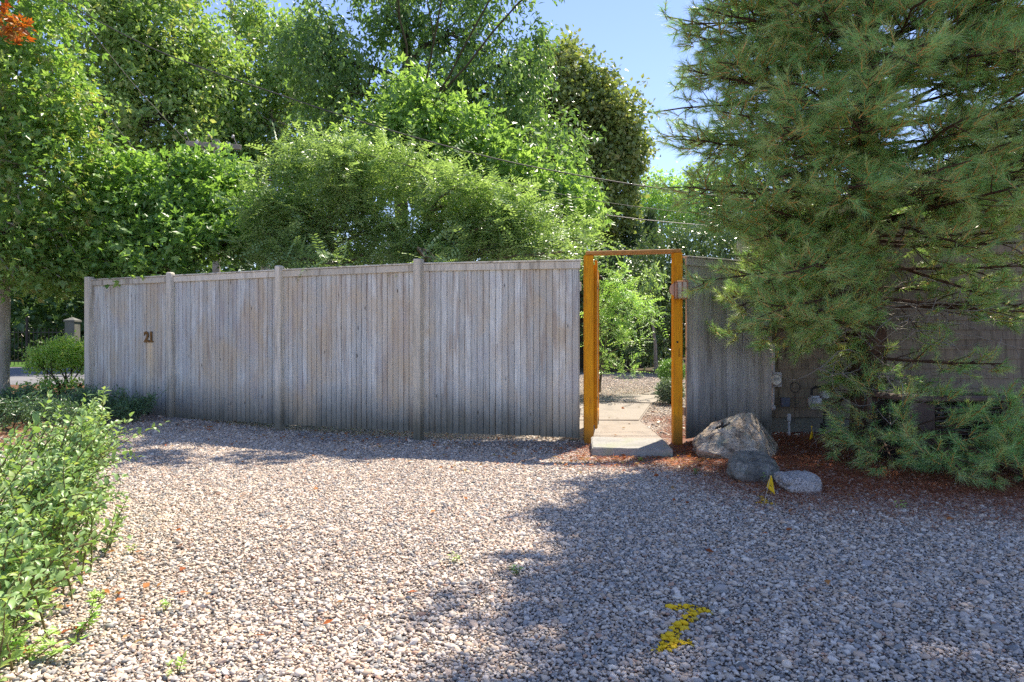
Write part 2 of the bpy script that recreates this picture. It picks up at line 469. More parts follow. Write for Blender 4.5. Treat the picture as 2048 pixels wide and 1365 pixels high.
def asphalt():
    k = NT('asphalt')
    geo = k.n('ShaderNodeNewGeometry').outputs['Position']
    n1 = k.noise(geo, 90, 3); n2 = k.noise(geo, 0.9, 4)
    c = k.mix(k.maprange(n1.outputs[0], 0.3, 0.7), (0.13, 0.13, 0.14), (0.20, 0.20, 0.205))
    c = k.mix(k.maprange(n2.outputs[0], 0.4, 0.7, 0, 0.5), c, (0.25, 0.24, 0.235))
    return k.done(k.bsdf(c, 0.9, 0.2, k.bump(n1.outputs[0], 0.3, 0.01)))
M['asphalt'] = asphalt()
M['lawn'] = plain_mat('lawn', (0.07, 0.14, 0.025), 0.9, 0.1, var=0.4, scale=3)

def concrete(name, c1, c2, moss=0.0):
    k = NT(name)
    geo = k.n('ShaderNodeNewGeometry').outputs['Position']
    n1 = k.noise(geo, 55, 6, 0.65); n2 = k.noise(geo, 4.5, 5)
    c = k.mix(k.maprange(n1.outputs[0], 0.3, 0.72), c1, c2)
    c = k.mix(k.maprange(n2.outputs[0], 0.5, 0.75, 0, 0.55), c, tuple(x * 0.62 for x in c1))
    if moss:
        n3 = k.noise(geo, 3.2, 5)
        c = k.mix(k.maprange(n3.outputs[0], 0.48, 0.7, 0, moss), c, (0.27, 0.29, 0.17))
    return k.done(k.bsdf(c, 0.9, 0.2, k.bump(n1.outputs[0], 0.5, 0.01)))
M['slab'] = concrete('path_slab', (0.27, 0.24, 0.205), (0.37, 0.335, 0.29))
M['step'] = concrete('granite_step', (0.24, 0.235, 0.215), (0.40, 0.39, 0.36), 0.8)
M['foundation'] = concrete('foundation', (0.13, 0.135, 0.12), (0.21, 0.215, 0.19), 0.3)
M['pillar'] = concrete('stone_pillar', (0.12, 0.12, 0.11), (0.22, 0.22, 0.20), 0.2)
M['roof'] = concrete('roof_shingle', (0.06, 0.055, 0.05), (0.12, 0.11, 0.10))

def rock_mat(name, stops, lichen, speck=0.0, scale=9.0):
    k = NT(name)
    tc = k.n('ShaderNodeTexCoord').outputs['Object']
    n1 = k.noise(tc, scale, 8, 0.68, 0.5)
    n2 = k.noise(tc, scale * 6, 5, 0.7)
    c = k.ramp(n1.outputs[0], stops)
    c = k.mix(k.maprange(n2.outputs[0], 0.52, 0.66, 0, 0.6), c, tuple(x * 0.35 for x in stops[0][1]))
    n3 = k.noise(tc, scale * 0.7, 6, 0.7)
    c = k.mix(k.maprange(n3.outputs[0], 0.53, 0.66, 0, 0.75), c, lichen)
    if speck:
        v = k.vor(tc, 150)
        s_ = k.n('ShaderNodeSeparateColor'); k.l(v.outputs['Color'], s_.inputs[0])
        c = k.mix(k.maprange(s_.outputs[0], 0.62, 0.7, 0, speck), c, (0.09, 0.085, 0.085))
        c = k.mix(k.maprange(s_.outputs[1], 0.75, 0.8, 0, speck), c, (0.62, 0.58, 0.55))
    wrp = k.n('ShaderNodeVectorMath', operation='ADD'); k.l(tc, wrp.inputs[0]); k.l(k.mix(1.0, n1.outputs['Color'], (0.14, 0.14, 0.14), 'MULTIPLY'), wrp.inputs[1])
    cr = k.vor(wrp.outputs[0], 4.2, 'DISTANCE_TO_EDGE')
    crack = k.maprange(cr.outputs['Distance'], 0.002, 0.010, 0.0, 0.0)
    c = k.mix(crack, c, (0.03, 0.027, 0.025))
    h = k.math('SUBTRACT', k.math('ADD', n1.outputs[0], k.math('MULTIPLY', n2.outputs[0], 0.6)), crack)
    return k.done(k.bsdf(c, 0.9, 0.2, k.bump(h, 1.0, 0.04)))
M['rock1'] = rock_mat('pinkish_boulder', [(0.34, (0.17, 0.13, 0.095)), (0.44, (0.46, 0.36, 0.26)), (0.55, (0.63, 0.53, 0.41)), (0.68, (0.72, 0.65, 0.53))], (0.26, 0.31, 0.25))
M['rock2'] = rock_mat('dark_green_boulder', [(0.32, (0.10, 0.092, 0.075)), (0.5, (0.235, 0.22, 0.185)), (0.68, (0.44, 0.42, 0.37))], (0.20, 0.22, 0.155))
M['rock3'] = rock_mat('granite_boulder', [(0.3, (0.42, 0.385, 0.355)), (0.6, (0.54, 0.50, 0.46))], (0.48, 0.455, 0.42), speck=0.75, scale=5)

# ------------------------------------------------------------------ ground
def make_ground():
    xs = np.concatenate([[-600, -250, -100, -50, -30], np.arange(-20, 16.01, 0.2), [24, 40, 80, 200, 600]])
    ys = np.concatenate([[-300, -80, -20], np.arange(-6, 24.01, 0.2), [30, 40, 60, 100, 250, 700]])
    Xg, Yg = np.meshgrid(xs, ys)
    Z = ground_h(Xg, Yg)
    V = np.stack([Xg, Yg, Z], -1).reshape(-1, 3)
    nx, ny = len(xs), len(ys)
    i = np.arange(ny - 1)[:, None] * nx + np.arange(nx - 1)[None, :]
    Fq = np.stack([i, i + 1, i + nx + 1, i + nx], -1).reshape(-1, 4)
    o = link('ground', mesh_from('ground', V, Fq, M['ground'], True))
    tag(o, kind='structure')
make_ground()

def sheet(name, pts, dz, mat):
    V = [(x, y, gh(x, y) + dz) for x, y in pts]
    o = link(name, mesh_from(name, V, [np.array([list(range(len(V)))])], mat))
    return tag(o, kind='structure')
sheet('road', [(-60, 13.5), (-9.0, 13.2), (-7.6, 15.5), (-7.6, 22), (-60, 22.4)], 0.006, M['asphalt'])
sheet('lawn', [(-60, 22.6), (-7.6, 22.2), (-7.6, 27), (-60, 28)], 0.010, M['lawn'])

# ------------------------------------------------------------------ house
WALL_Y = 8.0
def make_house():
    root = empty('shingled_house', (2.95, WALL_Y, 0), 0, 'brown cedar shingled house wall behind the big pine tree', 'house')
    X0, X1, ZB, PK, DP = 0.0, 9.4, 0.18, 4.7, 2.6
    eave, slope = 2.24, 0.38
    bm = bmesh.new()
    pts = [(X0, ZB), (X1, ZB), (X1, eave), (PK, eave + slope * (PK - X0)), (X0, eave)]
    f = [bm.verts.new((x, 0, z)) for x, z in pts]
    b = [bm.verts.new((x + (1.0 if x == X0 else 0.0), DP, z)) for x, z in pts]
    bm.faces.new(f[::-1]) if False else bm.faces.new(f)
    bm.faces.new(b[::-1])
    for i in range(5):
        j = (i + 1) % 5
        bm.faces.new([f[j], f[i], b[i], b[j]])
    wall = link('wall', bm_mesh('wall', bm, M['shingle']), root)
    fo = link('foundation', box_mesh('foundation', X0 + 0.02, X1, 0.02, 0.3, -0.3, ZB - 0.002, M['foundation']), root)
    # roof slopes with overhang
    bm = bmesh.new()
    oh = 0.32
    def slab(xa, za, xb, zb):
        t = 0.1
        sh = 1.0 if xa < 0 else 0.0
        vs_ = [bm.verts.new(p) for p in ((xa, -oh, za), (xb, -oh, zb), (xb, DP + 0.3, zb), (xa + sh, DP + 0.3, za), (xa, -oh, za + t), (xb, -oh, zb + t), (xb, DP + 0.3, zb + t), (xa + sh, DP + 0.3, za + t))]
        for q in ((0, 3, 2, 1), (4, 5, 6, 7), (0, 1, 5, 4), (1, 2, 6, 5), (2, 3, 7, 6), (3, 0, 4, 7)):
            bm.faces.new([vs_[i] for i in q])
    pz = eave + slope * PK + 0.01
    slab(-0.42, eave - slope * 0.42 + 0.01, PK, pz)
    slab(X1 + 0.42, eave - slope * 0.42 + 0.01, PK + 0.002, pz)
    roof = link('roof', bm_mesh('roof', bm, M['roof']), root)
    # rake board
    def rake(name, xa, xb, sgn):
        bm = bmesh.new()
        za = eave - slope * 0.42 + 0.012; zb = pz + 0.002
        y0, y1 = -oh - 0.03, -oh - 0.004
        h = 0.15
        vs_ = [bm.verts.new(p) for p in ((xa, y0, za - h + 0.1), (xb, y0, zb - h + 0.1), (xb, y1, zb - h + 0.1), (xa, y1, za - h + 0.1), (xa, y0, za + 0.11), (xb, y0, zb + 0.11), (xb, y1, zb + 0.11), (xa, y1, za + 0.11))]
        for q in ((0, 3, 2, 1), (4, 5, 6, 7), (0, 1, 5, 4), (1, 2, 6, 5), (2, 3, 7, 6), (3, 0, 4, 7)):
            bm.faces.new([vs_[i] for i in q])
        bmesh.ops.recalc_face_normals(bm, faces=bm.faces[:])
        link(name, bm_mesh(name, bm, M['white']), roof)
    rake('rake_board', -0.42, PK, 1)
    rake('rake_board', X1 + 0.42, PK + 0.004, -1)
    link('corner_board', box_mesh('corner_board', -0.02, 0.075, -0.032, 0.06, ZB + 0.01, eave - 0.04, M['post'], 0.004), root)
    # shingles: courses of uneven widths, each a tapered piece
    H = 0.1135
    base = []
    zz = ZB + 0.0
    row = 0
    items = []
    while zz < eave + 1.6:
        x = 0.08 + random.uniform(-0.03, 0.0)
        while x < 3.9:
            wd = random.choice([0.06, 0.075, 0.09, 0.10, 0.12, 0.14]) * random.uniform(0.9, 1.1)
            top = zz + H
            if x > 0.078 and top < eave + slope * x - 0.02:
                items.append((x + 0.001, x + wd - random.uniform(0.0006, 0.0024), zz + random.uniform(-0.0015, 0.0015), top + 0.04, random.uniform(0.0125, 0.0145)))
            x += wd
        zz += H; row += 1
    def shingle_geo(x0, x1, z0, z1, t):
        V = np.array([(x0, -0.004 - t, z0), (x1, -0.004 - t, z0), (x1, 0.02, z0), (x0, 0.02, z0),
                      (x0, -0.003, z1), (x1, -0.003, z1), (x1, 0.02, z1), (x0, 0.02, z1)], float)
        return V
    FQ = np.array([(0, 3, 2, 1), (4, 5, 6, 7), (0, 1, 5, 4), (1, 2, 6, 5), (2, 3, 7, 6), (3, 0, 4, 7)])
    # the 300 that show most: beside the trunk, at eye height and above
    def sx(it): return 1024 + (2.95 + (it[0] + it[1]) / 2) / WALL_Y * F
    def sy(it): return 682 - (it[2] - CAM_H + 0.05) / WALL_Y * F
    def score(it):
        X, Yp = sx(it), sy(it)
        if X > 2060: return 1e9
        return min(math.hypot((X - 1880) / 1.3, (Yp - 600)), math.hypot(X - 1600, (Yp - 790)) * 1.1)
    items.sort(key=score)
    for it in items[:300]:
        V = shingle_geo(*it)
        c = np.array([(it[0] + it[1]) / 2, 0, it[2]])
        link('shingle', mesh_from('shingle', V - c, FQ, M['shingle']), wall, tuple(c))
    Vs, Fs, n = [], [], 0
    for it in items[300:]:
        Vs.append(shingle_geo(*it)); Fs.append(FQ + n); n += 8
    tag(link('shingles', mesh_from('shingles', np.concatenate(Vs), np.concatenate(Fs), M['shingle']), wall), kind='stuff')
    return root
make_house()

# ------------------------------------------------------------------ fence
def seg_frame(p0, p1):
    p0 = np.array(p0); p1 = np.array(p1)
    d = p1 - p0; L = np.linalg.norm(d); u = d / L
    return p0, u, L, math.atan2(u[1], u[0])

def make_fence(name, posts, label, mat, tops, board_w, z_bot, post_list, rail_h=0.075, post_mat='post', nmode=None):
    root = empty(name, (posts[0][0], posts[0][1], 0), 0, label, 'fence')
    ox, oy = posts[0][0], posts[0][1]
    for s in range(len(posts) - 1):
        p0, u, L, ang = seg_frame(posts[s], posts[s + 1])
        zt = tops[s]; zt2 = tops[s + 1]
        a, bnd = 0.052, L - 0.052
        n = int(round((bnd - a) / board_w))
        wd = (bnd - a) / n
        hb = zt - rail_h * 0.6 - z_bot
        bmb = bmesh.new()
        gp = 0.0030 if board_w < 0.08 else 0.0026
        box_bm(bmb, -wd / 2 + gp, wd / 2 - gp, -0.009, 0.009, 0, hb)
        bmesh.ops.bevel(bmb, geom=[e for e in bmb.edges if abs(e.verts[0].co.z - e.verts[1].co.z) > 0.5 and e.verts[0].co.y < 0], offset=0.0025, segments=1, affect='EDGES')
        box_bm(bmb, wd / 2 - gp + 0.0002, wd / 2 + gp + 0.004, 0.0035, 0.0082, 0.004, hb - 0.004)
        shared = [bm_mesh('board', bmb, mat)]
        for i in range(n):
            t = a + (i + 0.5) * wd
            x, y = p0 + u * t
            o = link('board', shared[0], root, (x - ox, y - oy + random.uniform(-0.0025, 0.0025), z_bot + random.uniform(-0.012, 0.004) + 0.0 * t))
            o.rotation_euler = (random.uniform(-0.002, 0.002), random.uniform(-0.0012, 0.0012), ang + random.uniform(-0.02, 0.02))
            if random.random() < 0.12: o.scale = (0.96, 1, 1)
        # front face rail, cap and back rails
        def bar(nm, y0, y1, z0, z1, m=None, e=0.048):
            me = box_mesh(nm, e, L - e, y0, y1, z0, z1, m or mat, 0.003)
            o = link(nm, me, root, (p0[0] - ox, p0[1] - oy, 0))
            o.rotation_euler = (0, -math.asin((zt2 - zt) / L), ang)
        bar('top_rail', -0.034, -0.0125, zt - rail_h, zt - 0.002, M[post_mat])
        bar('cap_board', -0.046, 0.05, zt, zt + 0.016, M[post_mat], 0.05)
        bar('back_rail', 0.0125, 0.05, zt - 0.30, zt - 0.21, mat)
        bar('back_rail', 0.0125, 0.05, 0.30, 0.39, mat)
    for (x, y, top, wv, rnd) in post_list:
        bm = bmesh.new()
        b0 = gh(x, y) - 0.2
        h = wv / 2
        box_bm(bm, -h, h, -h, h, b0, top)
        vert = [e for e in bm.edges if abs(e.verts[0].co.z - e.verts[1].co.z) > 0.5]
        tope = [e for e in bm.edges if e.verts[0].co.z > top - 0.01 and e.verts[1].co.z > top - 0.01]
        bmesh.ops.bevel(bm, geom=vert + tope, offset=0.022 if rnd else 0.006, segments=3 if rnd else 1, affect='EDGES', profile=0.5)
        o = link('post', bm_mesh('post', bm, M[post_mat]), root, (x - ox, y - oy, 0))
        o.rotation_euler = (random.uniform(-0.004, 0.004), random.uniform(-0.004, 0.004), seg_frame(posts[0], posts[1])[3])
    return root

FA, FB, FC, FD, FE = (-5.81, 9.43), (-4.397, 8.84), (-2.76, 8.14), (-1.011, 7.42), (0.735, 6.975)
off = -0.045
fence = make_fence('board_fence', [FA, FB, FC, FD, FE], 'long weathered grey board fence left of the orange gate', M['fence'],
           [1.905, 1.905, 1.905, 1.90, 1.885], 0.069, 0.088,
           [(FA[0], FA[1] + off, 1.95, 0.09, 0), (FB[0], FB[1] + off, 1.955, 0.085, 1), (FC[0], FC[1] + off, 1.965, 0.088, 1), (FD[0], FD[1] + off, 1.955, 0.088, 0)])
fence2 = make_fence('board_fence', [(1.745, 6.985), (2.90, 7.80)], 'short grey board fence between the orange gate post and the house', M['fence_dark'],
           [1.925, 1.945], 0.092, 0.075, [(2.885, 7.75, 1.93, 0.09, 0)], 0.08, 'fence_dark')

# ------------------------------------------------------------------ gate
def make_gate():
    root = empty('gate_frame', (0.785, 7.0, 0), 0, 'orange painted gate frame with an open gate between the grey fences', 'gate')
    def post(x, y, top, wv):
        bm = bmesh.new()
        box_bm(bm, -wv / 2, wv / 2, -wv / 2, wv / 2, -0.15, top)
        bmesh.ops.bevel(bm, geom=bm.edges[:], offset=0.004, segments=2, affect='EDGES')
        return link('post', bm_mesh('post', bm, M['orange']), root, (x - 0.785, y - 7.0, 0))
    post(0.785, 7.0, 1.945, 0.094)
    pr = post(1.680, 6.95, 1.965, 0.094)
    # lintel board lying on the two posts
    p0 = np.array([0.755, 6.985]); p1 = np.array([1.715, 6.945])
    L = np.linalg.norm(p1 - p0)
    o = link('lintel', box_mesh('lintel', 0, L, -0.055, 0.055, 0, 0.036, M['lintel'], 0.004), root, (p0[0] - 0.785, p0[1] - 7.0, 1.947))
    o.rotation_euler = (0, -math.asin(0.018 / L), math.atan2(p1[1] - p0[1], p1[0] - p0[0]))
    # open door leaf swung into the garden
    d0 = np.array([0.868, 7.06]); d1 = np.array([0.990, 7.86])
    Ld = np.linalg.norm(d1 - d0); ang = math.atan2(d1[1] - d0[1], d1[0] - d0[0])
    door = link('door', box_mesh('door', 0, Ld, 0.012, 0.034, 0.20, 1.86, M['orange'], 0.003), root, (d0[0] - 0.785, d0[1] - 7.0, 0))
    door.rotation_euler = (0, 0, ang)
    link('stile', box_mesh('stile', 0, 0.085, -0.012, 0.011, 0.16, 1.905, M['orange'], 0.003), door)
    link('stile', box_mesh('stile', Ld - 0.085, Ld, -0.012, 0.011, 0.16, 1.875, M['orange'], 0.003), door)
    link('rail', box_mesh('rail', 0.087, Ld - 0.087, -0.010, 0.011, 0.22, 0.31, M['orange'], 0.003), door)
    link('rail', box_mesh('rail', 0.087, Ld - 0.087, -0.010, 0.011, 1.72, 1.82, M['orange'], 0.003), door)
    for hz in (0.48, 1.62):
        hg = link('hinge', box_mesh('hinge', -0.006, 0.20, -0.0165, -0.0125, hz - 0.016, hz + 0.016, M['darkmetal'], 0.001), door)
        for hx in (0.05, 0.11, 0.17):
            link('screw', box_mesh('screw', hx - 0.004, hx + 0.004, -0.0185, -0.0166, hz - 0.004, hz + 0.004, M['metal']), hg)
    link('light_line_strip', box_mesh('light_line_strip', -0.004, 0.02, -0.019, -0.0125, 0.17, 1.90, M['pale_orange'], 0.001), door)  # added strip, its pale colour stands for light along the hinge edge
    link('foot', box_mesh('foot', Ld - 0.083, Ld - 0.002, -0.010, 0.010, 0.10, 0.159, M['fence'], 0.002), door)
    bm = bmesh.new(); bmesh.ops.create_uvsphere(bm, u_segments=10, v_segments=8, radius=0.022)
    link('latch_knob', bm_mesh('latch_knob', bm, M['darkmetal'], True), door, (Ld - 0.03, -0.03, 1.80))
    # latch hole and keyhole plate on the right post
    bm = bmesh.new(); bmesh.ops.create_cone(bm, cap_ends=True, segments=12, radius1=0.010, radius2=0.010, depth=0.006)
    h = link('latch_hole', bm_mesh('latch_hole', bm, M['black']), pr, (-0.008, -0.0485, 1.06)); h.rotation_euler = (R(90), 0, 0)
    T = Tubes(); a = np.linspace(0, 2 * math.pi, 13)
    T.add(np.stack([0.012 + 0.008 * np.cos(a), -0.049 + 0 * a, 0.925 + 0.013 * np.sin(a)], -1), 0.002, 5)
    T.add([(0.010, -0.049, 0.94), (0.010, -0.049, 0.995)], 0.0025, 5)
    T.build('latch_ring', M['brass'], pr)
    return root
make_gate()

def make_lamp():
    root = empty('wall_lamp', (1.690, 6.897, 1.49), 0, 'small square copper lantern on the right orange gate post', 'lamp')
    hw = 0.052
    bm = bmesh.new(); bmesh.ops.create_cone(bm, cap_ends=True, segments=24, radius1=0.07, radius2=0.07, depth=0.012)
    o = link('back_plate', bm_mesh('back_plate', bm, M['peach']), root, (-0.03, -0.007, 0.10)); o.rotation_euler = (R(90), 0, 0)
    link('top_plate', box_mesh('top_plate', -hw - 0.012, hw + 0.012, -0.135, -0.012, 0.168, 0.176, M['copper'], 0.002), root)
    link('base_plate', box_mesh('base_plate', -hw - 0.010, hw + 0.006, -0.130, -0.012, 0.0, 0.010, M['copper'], 0.002), root)
    for (x, y) in ((-hw, -0.125), (hw, -0.125), (-hw, -0.022), (hw, -0.022), (0.0, -0.125), (hw, -0.07)):
        link('bar', box_mesh('bar', x - 0.005, x + 0.005, y - 0.005, y + 0.005, 0.0102, 0.1678, M['copper']), root)
    link('glass', box_mesh('glass', -hw + 0.004, hw - 0.004, -0.121, -0.026, 0.0104, 0.1676, M['glass']), root)
make_lamp()

def digits_text(ch, size, ext, mat, bold):
    c = bpy.data.curves.new('digit', 'FONT')
    c.body = ch; c.size = size; c.extrude = ext; c.offset = bold
    c.align_x = 'CENTER'
    o = bpy.data.objects.new('digit_tmp', c)
    COL.objects.link(o)
    dg = bpy.context.evaluated_depsgraph_get()
    me = bpy.data.meshes.new_from_object(o.evaluated_get(dg))
    bpy.data.objects.remove(o)
    me.materials.clear(); me.materials.append(mat)
    return me

def serif(me_bm, boxes):
    pass

def make_number():
    # bold slab-serif numerals made of bevelled strokes
    p0, u, L, ang = seg_frame(FA, FB)
    t = L * 0.735
    x, y = p0 + u * t
    nrm = np.array([u[1], -u[0]])
    root = empty('house_number', (x + nrm[0] * 0.013, y + nrm[1] * 0.013, 1.06), ang, 'brass house number 21 fixed to the fence boards', 'house number')
    for ch, dx in (('2', -0.043), ('1', 0.042)):
        me = digits_text(ch, 0.190, 0.004, M['brass'], 0.006)
        o = link('digit', me, root, (dx, -0.006, 0)); o.rotation_euler = (R(90), 0, 0)
        if ch == '1':
            link('serif', box_mesh('serif', -0.026, 0.036, -0.008, 0.001, -0.004, 0.014, M['brass']), root, (dx, -0.003, 0))
    # rusty run-off streak below the numerals
make_number()

# ------------------------------------------------------------------ step, path
def make_step():
    bm = bmesh.new()
    P = [(0.735, 6.24), (1.462, 6.20), (1.50, 6.80), (0.80, 6.90)]
    zt = [0.095, 0.088, 0.098, 0.104]
    lo = [bm.verts.new((x + (0.008 if i in (1, 2) else -0.012), y - (0.012 if i < 2 else 0), -0.06)) for i, (x, y) in enumerate(P)]
    hi = [bm.verts.new((x, y, z)) for (x, y), z in zip(P, zt)]
    bm.faces.new(lo[::-1]); bm.faces.new(hi)
    for i in range(4): bm.faces.new([lo[i], lo[(i + 1) % 4], hi[(i + 1) % 4], hi[i]])
    bmesh.ops.bevel(bm, geom=bm.edges[:], offset=0.008, segments=2, affect='EDGES')
    bmesh.ops.subdivide_edges(bm, edges=[e for e in bm.edges if e.calc_length() > 0.1], cuts=8, use_grid_fill=True)
    for v in bm.verts:
        d = mnoise.noise(v.co * 9.0) * 0.008 + mnoise.noise(v.co * 31.0) * 0.003
        v.co += Vector((d, d * 0.8, d * 0.6))
    o = link('stone_step', bm_mesh('stone_step', bm, M['step'], False))
    tag(o, 'rough pale granite step slab lying in front of the orange gate', 'step')
make_step()

def make_path():
    root = empty('garden_path', (0.8, 7.2, 0), kind='structure')
    S = [[(0.70, 6.96), (1.58, 6.97), (1.50, 7.98), (0.70, 8.0)], [(0.72, 8.03), (1.50, 8.02), (1.92, 9.40), (1.05, 9.62)],
         [(1.12, 9.68), (1.96, 9.46), (2.45, 10.35), (1.75, 10.5)], [(2.0, 10.55), (2.75, 10.36), (3.3, 11.2), (2.6, 11.5)]]
    for q in S:
        bm = bmesh.new()
        hi = [bm.verts.new((x - 0.8, y - 7.2, gh(x, y) + 0.022)) for x, y in q]
        lo = [bm.verts.new((x - 0.8, y - 7.2, gh(x, y) - 0.04)) for x, y in q]
        bm.faces.new(hi); bm.faces.new(lo[::-1])
        for i in range(4): bm.faces.new([lo[i], lo[(i + 1) % 4], hi[(i + 1) % 4], hi[i]])
        bmesh.ops.bevel(bm, geom=bm.edges[:], offset=0.012, segments=2, affect='EDGES')
        link('paving_slab', bm_mesh('paving_slab', bm, M['slab']), root)
make_path()

# ------------------------------------------------------------------ boulders
def rock_from_points(name, pts, mat, cuts=5, rough=0.02, scale=5.0, smooth_it=1, round_=0.0):
    pts = np.asarray(pts, float)
    c = np.array([pts[:, 0].mean(), pts[:, 1].mean(), 0])
    bm = bmesh.new()
    for p in pts - c: bm.verts.new(p)
    bmesh.ops.convex_hull(bm, input=bm.verts[:])
    bmesh.ops.delete(bm, geom=[v for v in bm.verts if not v.link_faces], context='VERTS')
    bmesh.ops.triangulate(bm, faces=bm.faces[:])
    for it in range(3):
        bmesh.ops.subdivide_edges(bm, edges=bm.edges[:], cuts=1, use_grid_fill=True)
        if it < smooth_it:
            bmesh.ops.smooth_vert(bm, verts=bm.verts[:], factor=0.5, use_axis_x=True, use_axis_y=True, use_axis_z=True)
    bmesh.ops.subdivide_edges(bm, edges=bm.edges[:], cuts=2, use_grid_fill=True)
    bm.normal_update()
    sd_ = Vector((random.uniform(0, 50), random.uniform(0, 50), 0))
    for v in bm.verts:
        d = mnoise.fractal((v.co + sd_) * scale, 0.55, 2.1, 6) * rough
        d -= 1.3 * rough * max(0.0, 0.12 - abs(mnoise.noise((v.co + sd_) * scale * 0.9))) / 0.12
        v.co += v.normal * d
    return link(name, bm_mesh(name, bm, mat, True), None, (c[0], c[1], -0.015))

b1 = [at(1384, 878, 6.30), at(1398, 897, 6.12), at(1425, 842, 6.5), at(1440, 836, 6.45), at(1483, 822, 6.42), at(1507, 824, 6.45),
      at(1534, 903, 6.12), at(1515, 850, 6.36), at(1470, 868, 6.18), at(1430, 905, 6.05), at(1490, 925, 6.0),
      at(1562, 905, 6.62), at(1548, 878, 6.75), at(1520, 840, 6.8), at(1400, 870, 6.9), at(1385, 905, 6.7),
      (1.75, 6.2, -0.08), (2.2, 6.0, -0.08), (2.55, 6.4, -0.08), (2.5, 6.8, -0.08), (1.85, 6.8, -0.08)]
bo1 = rock_from_points('boulder', b1, M['rock1'], rough=0.015, scale=4.6, smooth_it=0)
tag(bo1, 'largest pointed pinkish boulder with black 21 beside the gate', 'boulder', 'boulders beside the gate')
def boulder_digits():
    # two dark strokes-digits fixed to the sloping upper left face
    dg = bpy.context.evaluated_depsgraph_get()
    for ch, px, py in (('2', 1432, 858), ('1', 1444, 856)):
        me = digits_text(ch, 0.13, 0.006, M['black'], 0.002)
        p = Vector(at(px, py, 5.2)); d = (p - Vector((0, 0, CAM_H))).normalized()
        ok, loc, nrm, _ = bo1.ray_cast(Vector((0, 0, CAM_H)) - bo1.location, d)
        if not ok: continue
        o = link('digit', me, bo1, loc + nrm * 0.002)
        q = nrm.to_track_quat('Z', 'Y')
        up = q @ Vector((0, 1, 0))
        o.rotation_euler = (q.to_matrix() @ Matrix.Rotation(R(-35 if ch == '2' else -40), 3, 'Z')).to_euler()
bpy.context.view_layer.update()

b2 = [at(1458, 915, 5.25), at(1462, 945, 5.15), at(1478, 893, 5.4), at(1500, 892, 5.42), at(1528, 898, 5.4), at(1555, 915, 5.35), at(1563, 930, 5.3),
      at(1485, 967, 5.08), at(1535, 966, 5.1), at(1500, 930, 5.12), at(1540, 925, 5.18), at(1560, 950, 5.2),
      (1.70, 5.55, -0.05), (2.10, 5.6, -0.05), (2.05, 5.65, 0.12), (1.8, 5.65, 0.14), (1.85, 5.1, -0.06), (2.05, 5.12, -0.06)]
bo2 = rock_from_points('boulder', b2, M['rock2'], rough=0.012, scale=6.5, smooth_it=1)
tag(bo2, 'dark green grey boulder in front of the big pointed boulder', 'boulder', 'boulders beside the gate')
b3 = [at(1557, 945, 4.85), at(1558, 968, 4.8), at(1572, 936, 4.95), at(1605, 937, 4.95), at(1632, 944, 4.95), at(1647, 955, 4.92), at(1648, 975, 4.85),
      at(1580, 982, 4.72), at(1625, 988, 4.72), at(1642, 985, 4.78), at(1565, 960, 4.74), at(1635, 965, 4.76), at(1600, 950, 4.74),
      (1.95, 5.15, 0.1), (2.2, 5.15, 0.1), (1.98, 5.1, -0.02), (2.2, 5.1, -0.02), (2.0, 4.8, -0.03), (2.2, 4.78, -0.03)]
bo3 = rock_from_points('boulder', b3, M['rock3'], rough=0.008, scale=6, smooth_it=1)
tag(bo3, 'smallest pale speckled granite boulder with rounded block shape', 'boulder', 'boulders beside the gate')
bpy.context.view_layer.update()
boulder_digits()

# ------------------------------------------------------------------ loose gravel
def pebble_shape(seed, sub=1):
    bm = bmesh.new()
    bmesh.ops.create_icosphere(bm, subdivisions=sub, radius=0.5)
    r = random.Random(seed)
    ax = Vector((1.0, r.uniform(0.58, 0.9), r.uniform(0.34, 0.62)))
    o = Vector((r.uniform(0, 90), r.uniform(0, 90), r.uniform(0, 90)))
    for v in bm.verts:
        d = 1.0 + 0.62 * mnoise.noise(v.co * 2.3 + o)
        v.co = Vector((v.co.x * ax.x, v.co.y * ax.y, v.co.z * ax.z)) * d
    return bm

def scatter_group():
    ng = bpy.data.node_groups.new('scatter_pebbles', 'GeometryNodeTree')
    ng.interface.new_socket('Geometry', in_out='INPUT', socket_type='NodeSocketGeometry')
    ng.interface.new_socket('Geometry', in_out='OUTPUT', socket_type='NodeSocketGeometry')
    gi = ng.nodes.new('NodeGroupInput'); go = ng.nodes.new('NodeGroupOutput')
    ip = ng.nodes.new('GeometryNodeInstanceOnPoints')
    ci = ng.nodes.new('GeometryNodeCollectionInfo')
    coll = bpy.data.collections.new('pebble_shapes')
    for s in range(9):
        o = bpy.data.objects.new('pebble_shape', bm_mesh('pebble_shape', pebble_shape(s + 3), M['pebble'], s % 2 == 0))
        coll.objects.link(o)
    ci.inputs['Collection'].default_value = coll
    ci.inputs['Separate Children'].default_value = True
    ci.inputs['Reset Children'].default_value = True
    def na(nm, typ):
        n_ = ng.nodes.new('GeometryNodeInputNamedAttribute'); n_.data_type = typ; n_.inputs[0].default_value = nm
        return n_.outputs[0]
    ng.links.new(gi.outputs[0], ip.inputs['Points'])
    ng.links.new(ci.outputs[0], ip.inputs['Instance'])
    ip.inputs['Pick Instance'].default_value = True
    ng.links.new(na('pick', 'INT'), ip.inputs['Instance Index'])
    ng.links.new(na('rot', 'FLOAT_VECTOR'), ip.inputs['Rotation'])
    ng.links.new(na('scl', 'FLOAT_VECTOR'), ip.inputs['Scale'])
    ng.links.new(ip.outputs[0], go.inputs[0])
    return ng

def seg_dist(P, a, b):
    a = np.asarray(a); b = np.asarray(b); d = b - a
    t = np.clip(((P - a) @ d) / (d @ d), 0, 1)
    return np.linalg.norm(P - (a + t[:, None] * d), axis=1)

